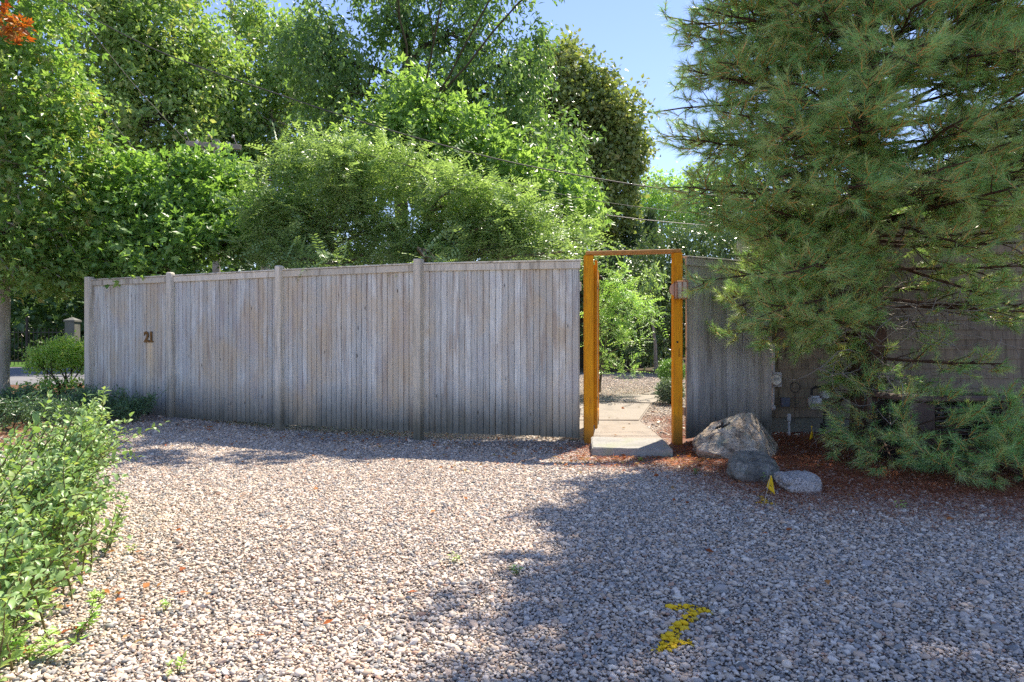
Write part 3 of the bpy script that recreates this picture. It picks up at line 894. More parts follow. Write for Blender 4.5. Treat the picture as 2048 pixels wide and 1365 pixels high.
def on_ground(px, py):
    d = CAM_H * F / (py - 682.5)
    return np.array([(px - 1024) * d / F, d])

MARK = [((1350, 1220), (1378, 1216)), ((1378, 1216), (1412, 1226)), ((1392, 1226), (1362, 1252)), ((1362, 1252), (1340, 1280)), ((1340, 1280), (1322, 1298)), ((1322, 1298), (1340, 1296)), ((1336, 1292), (1374, 1288)), ((1318, 1301), (1330, 1299))]
SPOT = [((1520, 1008), (1545, 1010)), ((1524, 996), (1530, 1006)), ((1532, 984), (1540, 990))]

def make_gravel():
    cell = 0.0112
    def grid(x0, x1, y0, y1, c):
        xs = np.arange(x0, x1, c); ys = np.arange(y0, y1, c)
        X_, Y_ = np.meshgrid(xs, ys)
        P = np.stack([X_.ravel(), Y_.ravel()], -1)
        return P + rng.uniform(-0.5, 0.5, P.shape) * c
    P = grid(-5.2, 5.0, 1.75, 9.3, cell)
    x, y = P[:, 0], P[:, 1]
    inview = np.abs(x) < 0.78 * y + 0.55
    # front of the fence only
    fx = np.array([FA[0], FB[0], FC[0], FD[0], FE[0], 1.68, 2.9, 5.2]); fy = np.array([FA[1], FB[1], FC[1], FD[1], FE[1], 6.9, 7.7, 7.9])
    front = y < np.interp(x, fx, fy) + 0.25
    # litter area thins the stones
    lit = ss(x, 1.2, 2.0) * ss(y + 0.22 * (x - 2), 4.2, 5.2)
    beds = ss(-x, 3.9, 4.8) * ss(y, 5.2, 6.4)
    strip = 0.8 * ss(y - np.interp(x, fx, fy) + 0.25 * np.sin(x * 2.1) * np.sin(x * 5.3), -0.9, -0.2)
    patch = np.sin(x * 1.3 + 0.7 * np.sin(y * 1.1)) * np.sin(y * 1.7 + x * 0.6)
    strip = strip + 0.28 * np.clip(patch, 0, 1)
    keep = rng.random(len(P)) > np.clip(0.90 * lit + 0.85 * beds + strip, 0, 0.95)
    P = P[inview & front & keep]
    G = grid(0.4, 4.6, 7.25, 16.5, 0.024)
    G = G[(G[:, 0] / G[:, 1] > 0.10) & (G[:, 0] / G[:, 1] < 0.27)]
    sl = np.zeros(len(G), bool)
    for y0, y1, xa, xb in ((6.9, 8.0, 0.6, 1.53), (8.0, 9.5, 0.7, 1.72), (9.5, 10.45, 1.3, 2.2)):
        edge = np.interp(G[:, 1], [y0, y1], [xb - 0.18, xb + 0.12])
        sl |= (G[:, 1] > y0) & (G[:, 1] < y1) & (G[:, 0] > xa) & (G[:, 0] < edge)
    G = G[~sl | (rng.random(len(G)) < 0.18)]
    P = np.concatenate([P, G])
    # stones of the paint marks go to their own objects
    def near(segs, w_):
        d = np.full(len(P), 9.0)
        for a, b in segs: d = np.minimum(d, seg_dist(P, on_ground(*a), on_ground(*b)))
        return d
    dm, ds = near(MARK, 0), near(SPOT, 0)
    jm = dm + rng.normal(0, 0.008, len(P)) - 0.02 * (rng.random(len(P)) < 0.10); js = ds + rng.normal(0, 0.016, len(P))
    im, isp = jm < 0.024, js < 0.022
    n = len(P)
    size = np.clip(rng.lognormal(math.log(0.0140), 0.40, n), 0.009, 0.044)
    big = rng.random(n) < 0.006
    size[big] *= rng.uniform(1.4, 2.2, big.sum())
    z = ground_h(P[:, 0], P[:, 1]) + rng.uniform(0.0, 0.008, n) + size * 0.10
    rot = np.stack([rng.normal(0, 0.32, n), rng.normal(0, 0.32, n), rng.uniform(0, 6.28, n)], -1)
    pick = rng.integers(0, 9, n)
    co = np.stack([P[:, 0], P[:, 1], z], -1)
    plain = ~(im | isp)
    me = bpy.data.meshes.new('gravel')
    k = int(plain.sum())
    me.vertices.add(k)
    me.vertices.foreach_set('co', co[plain].astype(np.float32).ravel())
    a = me.attributes.new('pick', 'INT', 'POINT'); a.data.foreach_set('value', pick[plain].astype(np.int32))
    a = me.attributes.new('rot', 'FLOAT_VECTOR', 'POINT'); a.data.foreach_set('vector', rot[plain].astype(np.float32).ravel())
    s3 = np.repeat(size[plain, None], 3, 1)
    a = me.attributes.new('scl', 'FLOAT_VECTOR', 'POINT'); a.data.foreach_set('vector', s3.astype(np.float32).ravel())
    me.materials.append(M['pebble'])
    o = link('gravel', me)
    md = o.modifiers.new('scatter', 'NODES'); md.node_group = scatter_group()
    tag(o, 'loose pinkish grey pebble gravel covering the whole yard', 'gravel', kind='stuff')
    # painted stones
    shapes = []
    for s in range(9):
        bm = pebble_shape(s + 3)
        shapes.append((np.array([v.co[:] for v in bm.verts]), np.array([[v.index for v in f.verts] for f in bm.faces])))
        bm.free()
    def painted(name, mask, dist, lim, label):
        Vs, Fs, vv, nn = [], [], [], 0
        for i in np.nonzero(mask)[0]:
            S, Fc = shapes[pick[i]]
            Rm = np.array(Matrix.Rotation(rot[i, 2], 3, 'Z') @ Matrix.Rotation(rot[i, 0], 3, 'X'))
            Vs.append(S * size[i] @ Rm.T + co[i]); Fs.append(Fc + nn); nn += len(S)
            v_ = min(1, (dist[i] / lim) ** 2 * 0.8 + random.uniform(0, 0.35))
            if random.random() < 0.05: v_ = 1.0
            vv.append(np.full(len(Fc), v_))
        ob = link(name, mesh_from(name, np.concatenate(Vs), np.concatenate(Fs), M['ypebble'], True, np.concatenate(vv)))
        tag(ob, label, 'paint mark', 'yellow utility paint marks on the gravel')
    painted('paint_mark', im, dm, 0.034, 'large yellow sprayed zigzag paint mark on the shaded gravel')
    painted('paint_mark', isp & ~im, ds, 0.03, 'small yellow paint spot on gravel at the foot of a flag')
make_gravel()

# ------------------------------------------------------------------ leaf builders
def rhombi(P, A, Nn, L, W, fold=0.12):
    """folded leaf: base P, axis A, normal Nn (n,3), length L, width W -> verts, tris"""
    n = len(P)
    L = np.broadcast_to(np.asarray(L, float), (n,))[:, None]; W = np.broadcast_to(np.asarray(W, float), (n,))[:, None]
    S = unit(np.cross(A, Nn)); Nn = np.cross(S, A)
    mid = P + A * L * 0.42
    V = np.stack([P, mid + S * W * 0.5 + Nn * W * fold, P + A * L - Nn * L * 0.06, mid - S * W * 0.5 + Nn * W * fold], 1).reshape(-1, 3)
    i = np.arange(n)[:, None] * 4
    T = np.concatenate([i + np.array([[0, 1, 2]]), i + np.array([[0, 2, 3]])], 1).reshape(-1, 3)
    return V, T

class Leaves:
    def __init__(self): self.V, self.T, self.v, self.n = [], [], [], 0
    def add(self, V, T, v):
        self.V.append(V); self.T.append(T + self.n); self.v.append(v); self.n += len(V)
    def count(self): return sum(len(t) for t in self.T)
    def build(self, name, mat, parent, kind=None):
        o = link(name, mesh_from(name, np.concatenate(self.V), np.concatenate(self.T), mat, False, np.concatenate(self.v)), parent)
        if kind: o['kind'] = kind
        return o

def simple_leaves(LV, P, A, Nn, L, W, shape, vcol):
    n = len(P)
    if shape == 'simple':
        V, T = rhombi(P, A, Nn, L, W)
        LV.add(V, T, np.repeat(vcol, 2))
    elif shape == 'lobed':
        S = unit(np.cross(A, Nn))
        for ang, lf, wf, st in ((0, 1.0, 0.55, 0.0), (0.85, 0.72, 0.42, 0.12), (-0.85, 0.72, 0.42, 0.12)):
            Ad = unit(A * math.cos(ang) + S * math.sin(ang))
            V, T = rhombi(P + A * (L * st if np.isscalar(L) else (L * st)[:, None]), Ad, Nn, np.asarray(L) * lf, np.asarray(W) * wf, 0.08)
            LV.add(V, T, np.repeat(vcol, 2))
    elif shape == 'pinnate':
        # frond with leaflet pairs
        m = 8
        S = unit(np.cross(A, Nn))
        L = np.broadcast_to(np.asarray(L, float), (n,))
        for j in range(m):
            t = (j + 0.8) / m
            base = P + A * (L * t)[:, None] - np.array([0, 0, 1.0]) * (L * 0.14 * t * t)[:, None]
            ll = L * 0.195 * (1.0 - 0.45 * abs(t - 0.45))
            for s in (1, -1):
                Ad = unit(S * s * 0.9 + A * 0.42 + rng.normal(0, 0.12, (n, 3)))
                V, T = rhombi(base, Ad, unit(Nn + rng.normal(0, 0.22, (n, 3))), ll, ll * 0.42, 0.05)
                LV.add(V, T, np.repeat(vcol, 2))

def foliage(LV, lobes, n_clump, per, L, W, clump_len=0.35, clump_r=0.10, droop=0.25, up=0.9, shape='simple', hollow=0.5, lump=0.28, vbias=0.0):
    """lobes: list of (center, (rx,ry,rz)). returns clump centres and lobe ids"""
    C = np.array([l[0] for l in lobes]); Rr = np.array([l[1] for l in lobes])
    wgt = Rr[:, 0] * Rr[:, 1] + Rr[:, 1] * Rr[:, 2] + Rr[:, 0] * Rr[:, 2]
    li = rng.choice(len(lobes), n_clump, p=wgt / wgt.sum())
    D = unit(rng.normal(0, 1, (n_clump, 3)))
    r = hollow + (1 - hollow) * rng.random(n_clump) ** 0.6
    ph = rng.uniform(0, 6.28, (len(lobes), 3))
    lumpf = 1 + lump * (np.sin(D[:, 0] * 5 + ph[li, 0]) * np.sin(D[:, 1] * 5 + ph[li, 1]) + 0.6 * np.sin(D[:, 2] * 7 + ph[li, 2]) * np.sin(D[:, 0] * 9))
    strag = np.where(rng.random(n_clump) < 0.10, rng.uniform(1.0, 1.22, n_clump), 1.0)
    c = C[li] + D * Rr[li] * (r * lumpf * strag)[:, None]
    cd = unit(D * 0.8 + rng.normal(0, 0.6, (n_clump, 3)) + np.array([0, 0, 0.25 - droop]))
    cl = clump_len * rng.uniform(0.6, 1.3, n_clump)
    ci = np.repeat(np.arange(n_clump), per)
    n = len(ci)
    t = rng.uniform(-0.5, 0.5, n)
    P = c[ci] + cd[ci] * (t * cl[ci])[:, None] + rng.normal(0, clump_r, (n, 3))
    A = unit(cd[ci] * 0.5 + rng.normal(0, 0.65, (n, 3)) + np.array([0, 0, -droop]))
    Nn = unit(np.array([0, 0, up]) + rng.normal(0, 0.55, (n, 3)))
    lz = rng.uniform(0.5, 1.35, n); Ls = L * lz; Ws = W * lz * rng.uniform(0.8, 1.15, n)
    cv = rng.random(n_clump)
    v = np.clip(cv[ci] * 0.7 + rng.random(n) * 0.35 - 0.02 + vbias, 0, 1)
    simple_leaves(LV, P, A, Nn, Ls, Ws, shape, v)
    return c, li

def lobes_px(L):
    """(px, py, depth, rpx, rpy, rdepth) -> world ellipsoids"""
    out = []
    for px, py, d, rx, ry, rd in L:
        out.append((at(px, py, d), (rx * d / F, rd, ry * d / F)))
    return out

def tree(name, label, base, lobes, trunk_pts, r0, bark, leafm, n_clump, per, L, W, group=None, twigs=0.12, cat='tree', limb_from=0.35, extra=None, **kw):
    """base (x,y); trunk_pts: list of world points from the ground up"""
    x, y = base
    root = empty(name, (x, y, gh(x, y)), 0, label, cat, group)
    T = Tubes()
    org = np.array([x, y, gh(x, y)])
    tp = np.array([(x, y, gh(x, y) - 0.1)] + [tuple(p) for p in trunk_pts], float)
    # smooth interpolation
    s = np.linspace(0, len(tp) - 1, 5 * (len(tp) - 1) + 1)
    path = np.stack([np.interp(s, np.arange(len(tp)), tp[:, i]) for i in range(3)], -1)
    path[1:-1] += rng.normal(0, r0 * 0.12, path[1:-1].shape)
    rad = r0 * np.interp(np.linspace(0, 1, len(path)), [0, 0.05, 1], [1.35, 1.0, 0.35])
    T.add(path - org, rad, 9)
    LV = Leaves()
    lw = [(np.asarray(c) - org, r) for c, r in lobes]
    c, li = foliage(LV, lw, n_clump, per, L, W, **kw)
    for i, (lc, lr) in enumerate(lw):
        # limb leaves the trunk below the lobe
        k = int(np.clip(np.searchsorted(path[:, 2] - org[2], lc[2] - 0.35 * np.linalg.norm(lc[:2] - path[0, :2] + org[:2]) - 0.1), int(len(path) * limb_from), len(path) - 1))
        p0 = path[k] - org
        limb = curve3(p0, lc, sag=0.06 * np.linalg.norm(lc - p0), bend=0.05, n=7)
        rl = max(0.022, r0 * 0.5)
        T.add(limb, np.linspace(min(rl, rad[k]), rl * 0.35, 7), 6)
        idx = np.nonzero(li == i)[0]
        m = max(3, int(len(idx) * twigs))
        for j in rng.choice(idx, min(m, len(idx)), replace=False):
            q = limb[rng.integers(3, 7)]
            T.add(curve3(q, c[j], sag=0.03, bend=0.07, n=5), np.linspace(rl * 0.3, 0.006, 5), 4)
    T.build('trunk', M[bark], root)
    LV.build('crown', M[leafm], root)
    if extra: extra(root, org)
    return root

# ------------------------------------------------------------------ trees (far to near)
# woods closing the view behind everything
def woods():
    LV = Leaves()
    lob = []
    for x in np.arange(-46, 44, 4.0):
        d = 40 + random.uniform(-3, 5)
        h = random.uniform(3.0, 4.6) if x > 6 else random.uniform(6.0, 9)
        lob.append((np.array([x, d, h * 0.5]), (3.4, 2.2, h * 0.62)))
    for x in np.arange(-30, 3, 1.7):
        lob.append((np.array([x, 30 + random.uniform(-0.8, 1.5), 1.9]), (1.6, 1.0, random.uniform(2.2, 3.0))))
    foliage(LV, lob, 7200, 14, 0.40, 0.26, clump_len=1.0, clump_r=0.32, hollow=0.5)
    o = LV.build('distant_woods', M['leaf_wood'], None)
    tag(o, 'dark green mass of distant trees behind the garden', 'woods', kind='stuff')
woods()

tree('tall_tree', 'tall tree with dark upright trunk at the upper left, behind the maple', (-12.6, 22), lobes_px([
    (225, 60, 21, 95, 90, 2.0), (330, 90, 22, 100, 110, 2.2), (210, 210, 22, 85, 90, 2.0), (330, 240, 21.5, 105, 90, 2.0), (420, 170, 23, 90, 110, 2), (250, -60, 22, 150, 80, 2.2), (280, 380, 23, 140, 110, 2.2), (420, 360, 24, 110, 110, 2.0)]),
    [at(238, 500, 22), at(242, 260, 22), at(248, 120, 22), at(262, -60, 22)], 0.26, 'bark_dark', 'leaf_tall', 2600, 19, 0.17, 0.11, clump_len=0.7, clump_r=0.16, droop=0.3)
tree('tall_tree', 'tall thin tree with bare pale upper branches, left of the drooping tree', (-8.4, 26), lobes_px([
    (480, 190, 26, 95, 80, 2.0), (560, 260, 26, 110, 110, 2.0), (430, 300, 25, 100, 90, 2.0), (540, 90, 26, 55, 70, 1.4), (500, 30, 26, 45, 40, 1.2), (610, 380, 26, 130, 90, 2.0), (620, 140, 26, 70, 110, 2)]),
    [at(500, 420, 26), at(482, 200, 26), at(478, 90, 26), at(455, -30, 26)], 0.20, 'bark_grey', 'leaf_tall', 1600, 19, 0.18, 0.115, clump_len=0.7, clump_r=0.16, droop=0.25)
tree('drooping_tree', 'tall tree with drooping narrow leaves and open crown at top centre', (-3.0, 16), lobes_px([
    (640, 120, 15.5, 85, 100, 1.6), (720, 190, 15.5, 90, 80, 1.6), (800, 60, 16, 75, 45, 1.6), (930, 60, 15.5, 95, 80, 1.6), (880, 200, 15.5, 90, 75, 1.6), (990, 190, 15.5, 95, 80, 1.6), (1060, 130, 16, 50, 80, 1.0),
    (700, 300, 16, 110, 80, 1.6), (1080, 300, 16, 100, 90, 1.5), (1000, 340, 16, 100, 80, 1.5), (760, -60, 16, 150, 60, 1.8), (960, -70, 16, 140, 60, 1.8), (1130, 400, 16.5, 80, 80, 1.3)]),
    [at(800, 430, 16), at(800, 220, 16), at(815, 90, 16), at(805, -50, 16)], 0.19, 'bark_dark', 'leaf_cherry', 2500, 19, 0.14, 0.060, clump_len=0.55, clump_r=0.075, droop=0.6, twigs=0.10, hollow=0.35)
tree('linden_tree', 'dark olive rounded tree against the sky, right of the drooping tree', (2.2, 21), lobes_px([
    (1110, 170, 21, 75, 80, 1.5), (1175, 220, 21, 78, 82, 1.5), (1222, 265, 21, 70, 72, 1.3), (1250, 310, 21, 48, 55, 1.1), (1165, 340, 21, 95, 90, 1.6), (1232, 310, 21, 58, 48, 1.0), (1060, 260, 21, 80, 110, 1.6), (1200, 400, 21, 70, 70, 1.3), (1105, 440, 21, 110, 90, 1.6)]),
    [at(1150, 520, 21), at(1150, 400, 21), at(1140, 250, 21)], 0.18, 'bark_dark', 'leaf_linden', 2500, 18, 0.15, 0.12, clump_len=0.40, clump_r=0.12, droop=0.2, hollow=0.45)
tree('feathery_tree', 'distant feathery yellow green tree just right of the olive tree', (6.8, 30), lobes_px([
    (1300, 385, 30, 55, 40, 1.4), (1345, 400, 30, 50, 45, 1.4), (1320, 440, 30, 70, 50, 1.4)]),
    [at(1325, 500, 30), at(1322, 400, 30)], 0.12, 'bark_grey', 'leaf_locust2', 500, 12, 0.18, 0.09, clump_len=0.5, clump_r=0.16, droop=0.2)
tree('distant_tree', 'distant rounded tree beside the left edge of the pine', (9.8, 32), lobes_px([
    (1410, 400, 32, 55, 65, 1.6), (1460, 370, 32, 70, 80, 1.8), (1440, 450, 32, 110, 60, 1.8), (1560, 440, 33, 110, 60, 2.0), (1680, 420, 33, 100, 70, 2.0), (1800, 430, 33, 100, 70, 2.0)]),
    [at(1440, 520, 32), at(1440, 400, 32)], 0.14, 'bark_dark', 'leaf_tall', 1300, 14, 0.20, 0.14, clump_len=0.6, clump_r=0.2)
# columnar yew: vertical sprays
def yew(name, px, d, wpx, top, label):
    x = (px - 1024) * d / F
    root = empty(name, (x, d, gh(x, d)), 0, label, 'tree', 'columnar yews behind the gate')
    LV = Leaves(); T = Tubes()
    H = CAM_H + (682 - top) * d / F - gh(x, d)
    Wd = wpx * d / F
    n = 900
    a = rng.uniform(0, 6.28, n); rr = Wd * np.sqrt(rng.random(n)); h = H * rng.random(n) ** 0.8
    lim = np.interp(h / H, [0, 0.6, 1], [1, 0.95, 0.35])
    col = np.round(a * 1.6) / 1.6
    C = np.stack([rr * lim * np.cos(col), rr * lim * np.sin(col), h], -1)
    per = 22
    ci = np.repeat(np.arange(n), per); m = len(ci)
    P = C[ci] + np.stack([rng.normal(0, 0.05, m), rng.normal(0, 0.05, m), rng.uniform(-0.25, 0.25, m)], -1)
    A = unit(np.array([0, 0, 0.9]) + rng.normal(0, 0.5, (m, 3)))
    Nn = unit(rng.normal(0, 1, (m, 3)))
    simple_leaves(LV, P, A, Nn, 0.10 * rng.uniform(0.7, 1.2, m), 0.028, 'simple', np.clip(rng.beta(2, 2, n)[ci] * 0.7 + rng.random(m) * 0.3, 0, 1))
    for i in range(6):
        T.add(curve3((rng.normal(0, 0.1), rng.normal(0, 0.1), -0.1), (rng.normal(0, Wd * 0.4), rng.normal(0, Wd * 0.4), H * rng.uniform(0.6, 0.9)), bend=0.03, n=6), np.linspace(0.05, 0.012, 6), 6)
    T.build('trunk', M['bark_dark'], root)
    LV.build('crown', M['leaf_yew'], root)
yew('yew', 1215, 22, 38, 400, 'dark columnar yew rising directly above the left gate post')
yew('yew', 1262, 21.6, 36, 385, 'dark columnar yew rising above the middle of the gate lintel')
yew('yew', 1300, 22.2, 26, 430, 'lower dark columnar yew rising above the lintel near its right end')

def shrub_mass(name, label, lobes, leafm, n_clump, per, L, W, cat='shrub', bark='bark_dark', **kw):
    c0 = np.mean([l[0] for l in lobes], axis=0)
    x, y = c0[0], c0[1]
    root = empty(name, (x, y, gh(x, y)), 0, label, cat)
    org = np.array([x, y, gh(x, y)])
    LV = Leaves(); T = Tubes()
    lw = [(np.asarray(c) - org, r) for c, r in lobes]
    c, li = foliage(LV, lw, n_clump, per, L, W, **kw)
    for i, (lc, lr) in enumerate(lw):
        foot = np.array([lc[0] * 0.7 + rng.normal(0, 0.05), lc[1] * 0.7 + rng.normal(0, 0.05), -0.05])
        T.add(curve3(foot, lc, bend=0.06, n=6), np.linspace(0.03, 0.012, 6), 6)
        idx = np.nonzero(li == i)[0]
        for j in idx[:max(4, len(idx) // 12)]:
            T.add(curve3(lc * 0.8 + foot * 0.2, c[j], bend=0.06, n=4), np.linspace(0.012, 0.004, 4), 4)
    T.build('stems', M[bark], root)
    LV.build('foliage', M[leafm], root)
    return root
shrub_mass('rhododendron', 'large glossy dark rhododendron filling the garden behind the gate', lobes_px([
    (1340, 530, 18.0, 75, 75, 1.0), (1410, 500, 18.0, 80, 65, 1.0), (1470, 520, 18.0, 80, 70, 1.0), (1290, 590, 18.5, 75, 70, 0.9), (1380, 610, 18.0, 90, 90, 1.0), (1230, 640, 19.5, 80, 70, 0.9), (1310, 680, 18.5, 80, 50, 0.9), (1480, 640, 18.0, 90, 90, 1.0), (1220, 560, 20.0, 60, 70, 0.9), (1560, 540, 18.5, 80, 80, 1.0)]),
    'leaf_rhodo', 1900, 16, 0.135, 0.052, clump_len=0.22, clump_r=0.11, droop=0.1, hollow=0.55)

# pin oak with star leaves standing right behind the left half of the fence
tree('pin_oak', 'bushy bright green oak overhanging the left end of the fence', (-5.05, 10.6), lobes_px([
    (240, 365, 10.4, 70, 34, 0.6), (330, 350, 10.5, 80, 30, 0.7), (430, 345, 10.6, 62, 32, 0.6), (260, 425, 10.2, 80, 32, 0.6), (360, 415, 10.3, 85, 34, 0.7), (455, 410, 10.4, 65, 30, 0.6), (280, 480, 10.0, 85, 30, 0.6), (390, 475, 10.0, 85, 30, 0.7), (480, 470, 10.2, 75, 34, 0.6), (210, 530, 9.9, 65, 30, 0.45), (310, 530, 9.5, 70, 24, 0.45), (560, 470, 10.6, 70, 60, 0.8), (140, 470, 11, 80, 90, 0.8)]),
    [at(365, 560, 10.6), at(362, 470, 10.6), at(368, 390, 10.6)], 0.06, 'bark_dark', 'leaf_oakb', 1150, 11, 0.115, 0.10, shape='lobed', clump_len=0.32, clump_r=0.10, droop=0.15)
tree('oak_sapling', 'bright yellow green oak crown in the centre, in front of the drooping tree', (-1.45, 12.2), lobes_px([
    (830, 215, 12, 75, 55, 0.8), (780, 280, 12, 90, 60, 0.9), (900, 270, 12, 95, 65, 0.9), (990, 330, 12, 90, 60, 0.8), (860, 340, 12, 100, 60, 0.9), (720, 340, 12, 85, 55, 0.8), (1080, 390, 12, 80, 50, 0.7), (940, 400, 12, 120, 60, 0.8), (1140, 420, 12.2, 60, 55, 0.7)]) + [(np.array([-0.9, 9.9, 6.9]), (0.4, 0.3, 0.15)), (np.array([0.1, 10.0, 7.0]), (0.35, 0.3, 0.15)), (np.array([0.9, 10.2, 6.9]), (0.3, 0.3, 0.15)), (np.array([-1.8, 10.3, 6.9]), (0.35, 0.3, 0.15))],  # last four lobes: added above the view to cast dapples on the gravel
    [at(850, 520, 12.2), at(850, 380, 12.2), at(835, 250, 12.2)], 0.06, 'bark_dark', 'leaf_oak', 1150, 11, 0.14, 0.12, shape='lobed', clump_len=0.36, clump_r=0.12, droop=0.1)
# feathery locusts along the back of the fence: flat layered sprays
def spray_lobes(x0, x1, n, dn, df, extra):
    L = []
    k = 0
    while k < n:
        px = rng.uniform(x0, x1)
        top = np.interp(px, [520, 570, 610, 680, 740, 800, 860, 930, 1000, 1100, 1180], [440, 340, 300, 282, 320, 292, 320, 340, 380, 430, 480])
        py = rng.uniform(top + 12, 515)
        if any(abs(px - q[0]) < 55 and abs(py - q[1]) < 22 for q in L): 
            if rng.random() < 0.93: continue
        L.append((px, py, rng.uniform(dn, df), rng.uniform(48, 80), rng.uniform(12, 21), rng.uniform(0.28, 0.45)))
        k += 1
    return lobes_px(L + extra)
LOC = dict(shape='pinnate', clump_len=0.45, clump_r=0.07, droop=0.0, hollow=0.1, twigs=0.22, lump=0.35, up=1.5)
tree('honey_locust', 'feathery locust spreading over the middle of the fence', (-2.55, 9.9), spray_lobes(540, 760, 17, 9.2, 10.3, [(668, 526, 8.05, 40, 9, 0.14), (600, 520, 8.5, 40, 10, 0.2)]),
    [at(672, 560, 9.9), at(660, 450, 9.9), at(665, 340, 9.9)], 0.055, 'bark_locust', 'leaf_locust', 430, 8, 0.33, 0.1, **LOC)
tree('honey_locust', 'feathery locust over the fence panel next to the gate', (-1.15, 9.6), spray_lobes(770, 1160, 23, 8.9, 10.2, [(850, 517, 7.7, 34, 8, 0.14), (1120, 505, 8.4, 45, 12, 0.25)]),
    [at(868, 560, 9.6), at(860, 480, 9.6), at(845, 350, 9.6)], 0.055, 'bark_locust', 'leaf_locust', 560, 8, 0.33, 0.1, **LOC)
# locust seen through the gate, three thin stems
def gate_locust():
    x, y = 1.40, 10.9
    root = empty('young_locust', (x, y, gh(x, y)), 0, 'young feathery locust with thin stems seen through the open gate', 'tree')
    org = np.array([x, y, gh(x, y)])
    T = Tubes()
    for pts in ([at(1197, 788, 10.9), at(1205, 730, 10.9), at(1215, 660, 10.9), at(1220, 560, 10.8)],
                [at(1199, 788, 10.9), at(1203, 720, 11.0), at(1201, 660, 11.0), at(1206, 570, 11)],
                [at(1196, 788, 10.9), at(1190, 700, 11.0), at(1188, 600, 11.0)]):
        p = np.array(pts) - org
        s = np.linspace(0, len(p) - 1, 10)
        T.add(np.stack([np.interp(s, np.arange(len(p)), p[:, i]) for i in range(3)], -1), np.linspace(0.022, 0.008, 10), 6)
    lob = lobes_px([(1235, 540, 10.7, 26, 14, 0.25), (1255, 562, 10.6, 36, 9, 0.3), (1222, 585, 10.8, 34, 14, 0.3), (1268, 598, 10.6, 50, 9, 0.35), (1215, 625, 10.8, 30, 16, 0.3), (1290, 628, 10.4, 48, 8, 0.3), (1235, 655, 10.6, 44, 8, 0.3), (1260, 680, 10.6, 32, 6, 0.25), (1222, 705, 10.7, 26, 7, 0.25), (1245, 738, 10.6, 40, 5, 0.2)])
    LV = Leaves()
    lw = [(np.asarray(c) - org, r) for c, r in lob]
    c, li = foliage(LV, lw, 100, 5, 0.25, 0.1, clump_len=0.3, clump_r=0.05, droop=0.0, shape='pinnate', hollow=0.2, up=1.4)
    for i, (lc, lr) in enumerate(lw):
        st = np.array([lc[0] * 0.15 - 0.0, lc[1] * 0.2, max(0.35, lc[2] - 0.25)])
        T.add(curve3(st, lc, sag=0.03, bend=0.04, n=6), np.linspace(0.009, 0.004, 6), 5)
    T.build('trunk', M['bark_locust'], root)
    LV.build('crown', M['leaf_locust2'], root)
gate_locust()
tree('sapling', 'thin bare leaning trunk at the back of the gate garden', (3.42, 16.2), lobes_px([(1300, 560, 16.2, 22, 30, 0.4), (1290, 600, 16.2, 26, 26, 0.4)]),
    [at(1311, 690, 16.2), at(1303, 640, 16.2), at(1300, 570, 16.2)], 0.05, 'twig_grey', 'leaf_locust', 40, 10, 0.16, 0.06)
def globe(name, px, py, d, r, label, leafm, stem):
    c = at(px, py, d)
    root = empty(name, (c[0], c[1], gh(c[0], c[1])), 0, label, 'shrub', 'clipped globe shrubs by the garden path')
    hz = c[2] - gh(c[0], c[1])
    LV = Leaves(); T = Tubes()
    foliage(LV, [(np.array([0, 0, hz]), (r, r, r * 0.88))], 420, 9, 0.035, 0.018, clump_len=0.06, clump_r=0.018, droop=-0.2, hollow=0.7, lump=0.1)
    T.add([(0, 0, -0.05), (0.01, 0, hz * 0.5), (0, 0, hz)], [0.022, 0.018, 0.01], 6)
    for i in range(8):
        a = i * 0.785
        T.add(curve3((0, 0, hz * 0.35), (r * 0.6 * math.cos(a), r * 0.6 * math.sin(a), hz), n=4), np.linspace(0.01, 0.004, 4), 4)
    T.build('stems', M['bark_dark'], root)
    LV.build('foliage', M[leafm], root)
globe('globe_shrub', 1344, 745, 10.8, 0.21, 'bright green clipped globe shrub half hidden by the right gate post', 'leaf_globe', 0)
globe('globe_shrub', 1342, 783, 9.5, 0.17, 'blue green globe shrub on a short stem behind the right gate post', 'leaf_blue', 0)

# left maple
def autumn(root, org):
    LV = Leaves()
    lob = [(np.asarray(c) - org, r) for c, r in lobes_px([(18, 60, 8.6, 34, 30, 0.2), (5, 40, 8.7, 30, 24, 0.2), (40, 80, 8.6, 24, 12, 0.15)])]
    foliage(LV, lob, 24, 7, 0.10, 0.085, clump_len=0.2, clump_r=0.05, shape='lobed', droop=0.1)
    o = LV.build('autumn_leaves', M['leaf_autumn'], root)
    o['label'] = 'cluster of orange autumn leaves'
tree('maple', 'large maple with grey trunk filling the left edge, some orange leaves', (-7.72, 10.3), lobes_px([
    (60, 60, 9.6, 95, 85, 0.9), (20, 190, 9.5, 120, 110, 1.0), (110, 180, 9.7, 80, 90, 0.8), (60, 330, 9.6, 125, 100, 1.0), (30, 450, 9.4, 110, 80, 0.9), (110, 460, 9.8, 80, 70, 0.7), (130, 300, 9.9, 65, 80, 0.7), (30, -60, 9.6, 130, 80, 1.0), (-90, 250, 9.8, 120, 220, 1.2), (40, 540, 9.4, 70, 40, 0.6), (100, 555, 10.2, 50, 35, 0.5), (-80, 500, 9.5, 90, 60, 0.8)]),
    [at(0, 560, 10.3), at(-5, 380, 10.3), at(5, 200, 10.3), at(10, 0, 10.3)], 0.135, 'bark_grey', 'leaf_maple', 1500, 11, 0.105, 0.09, shape='lobed', clump_len=0.32, clump_r=0.10, droop=0.2, extra=autumn)

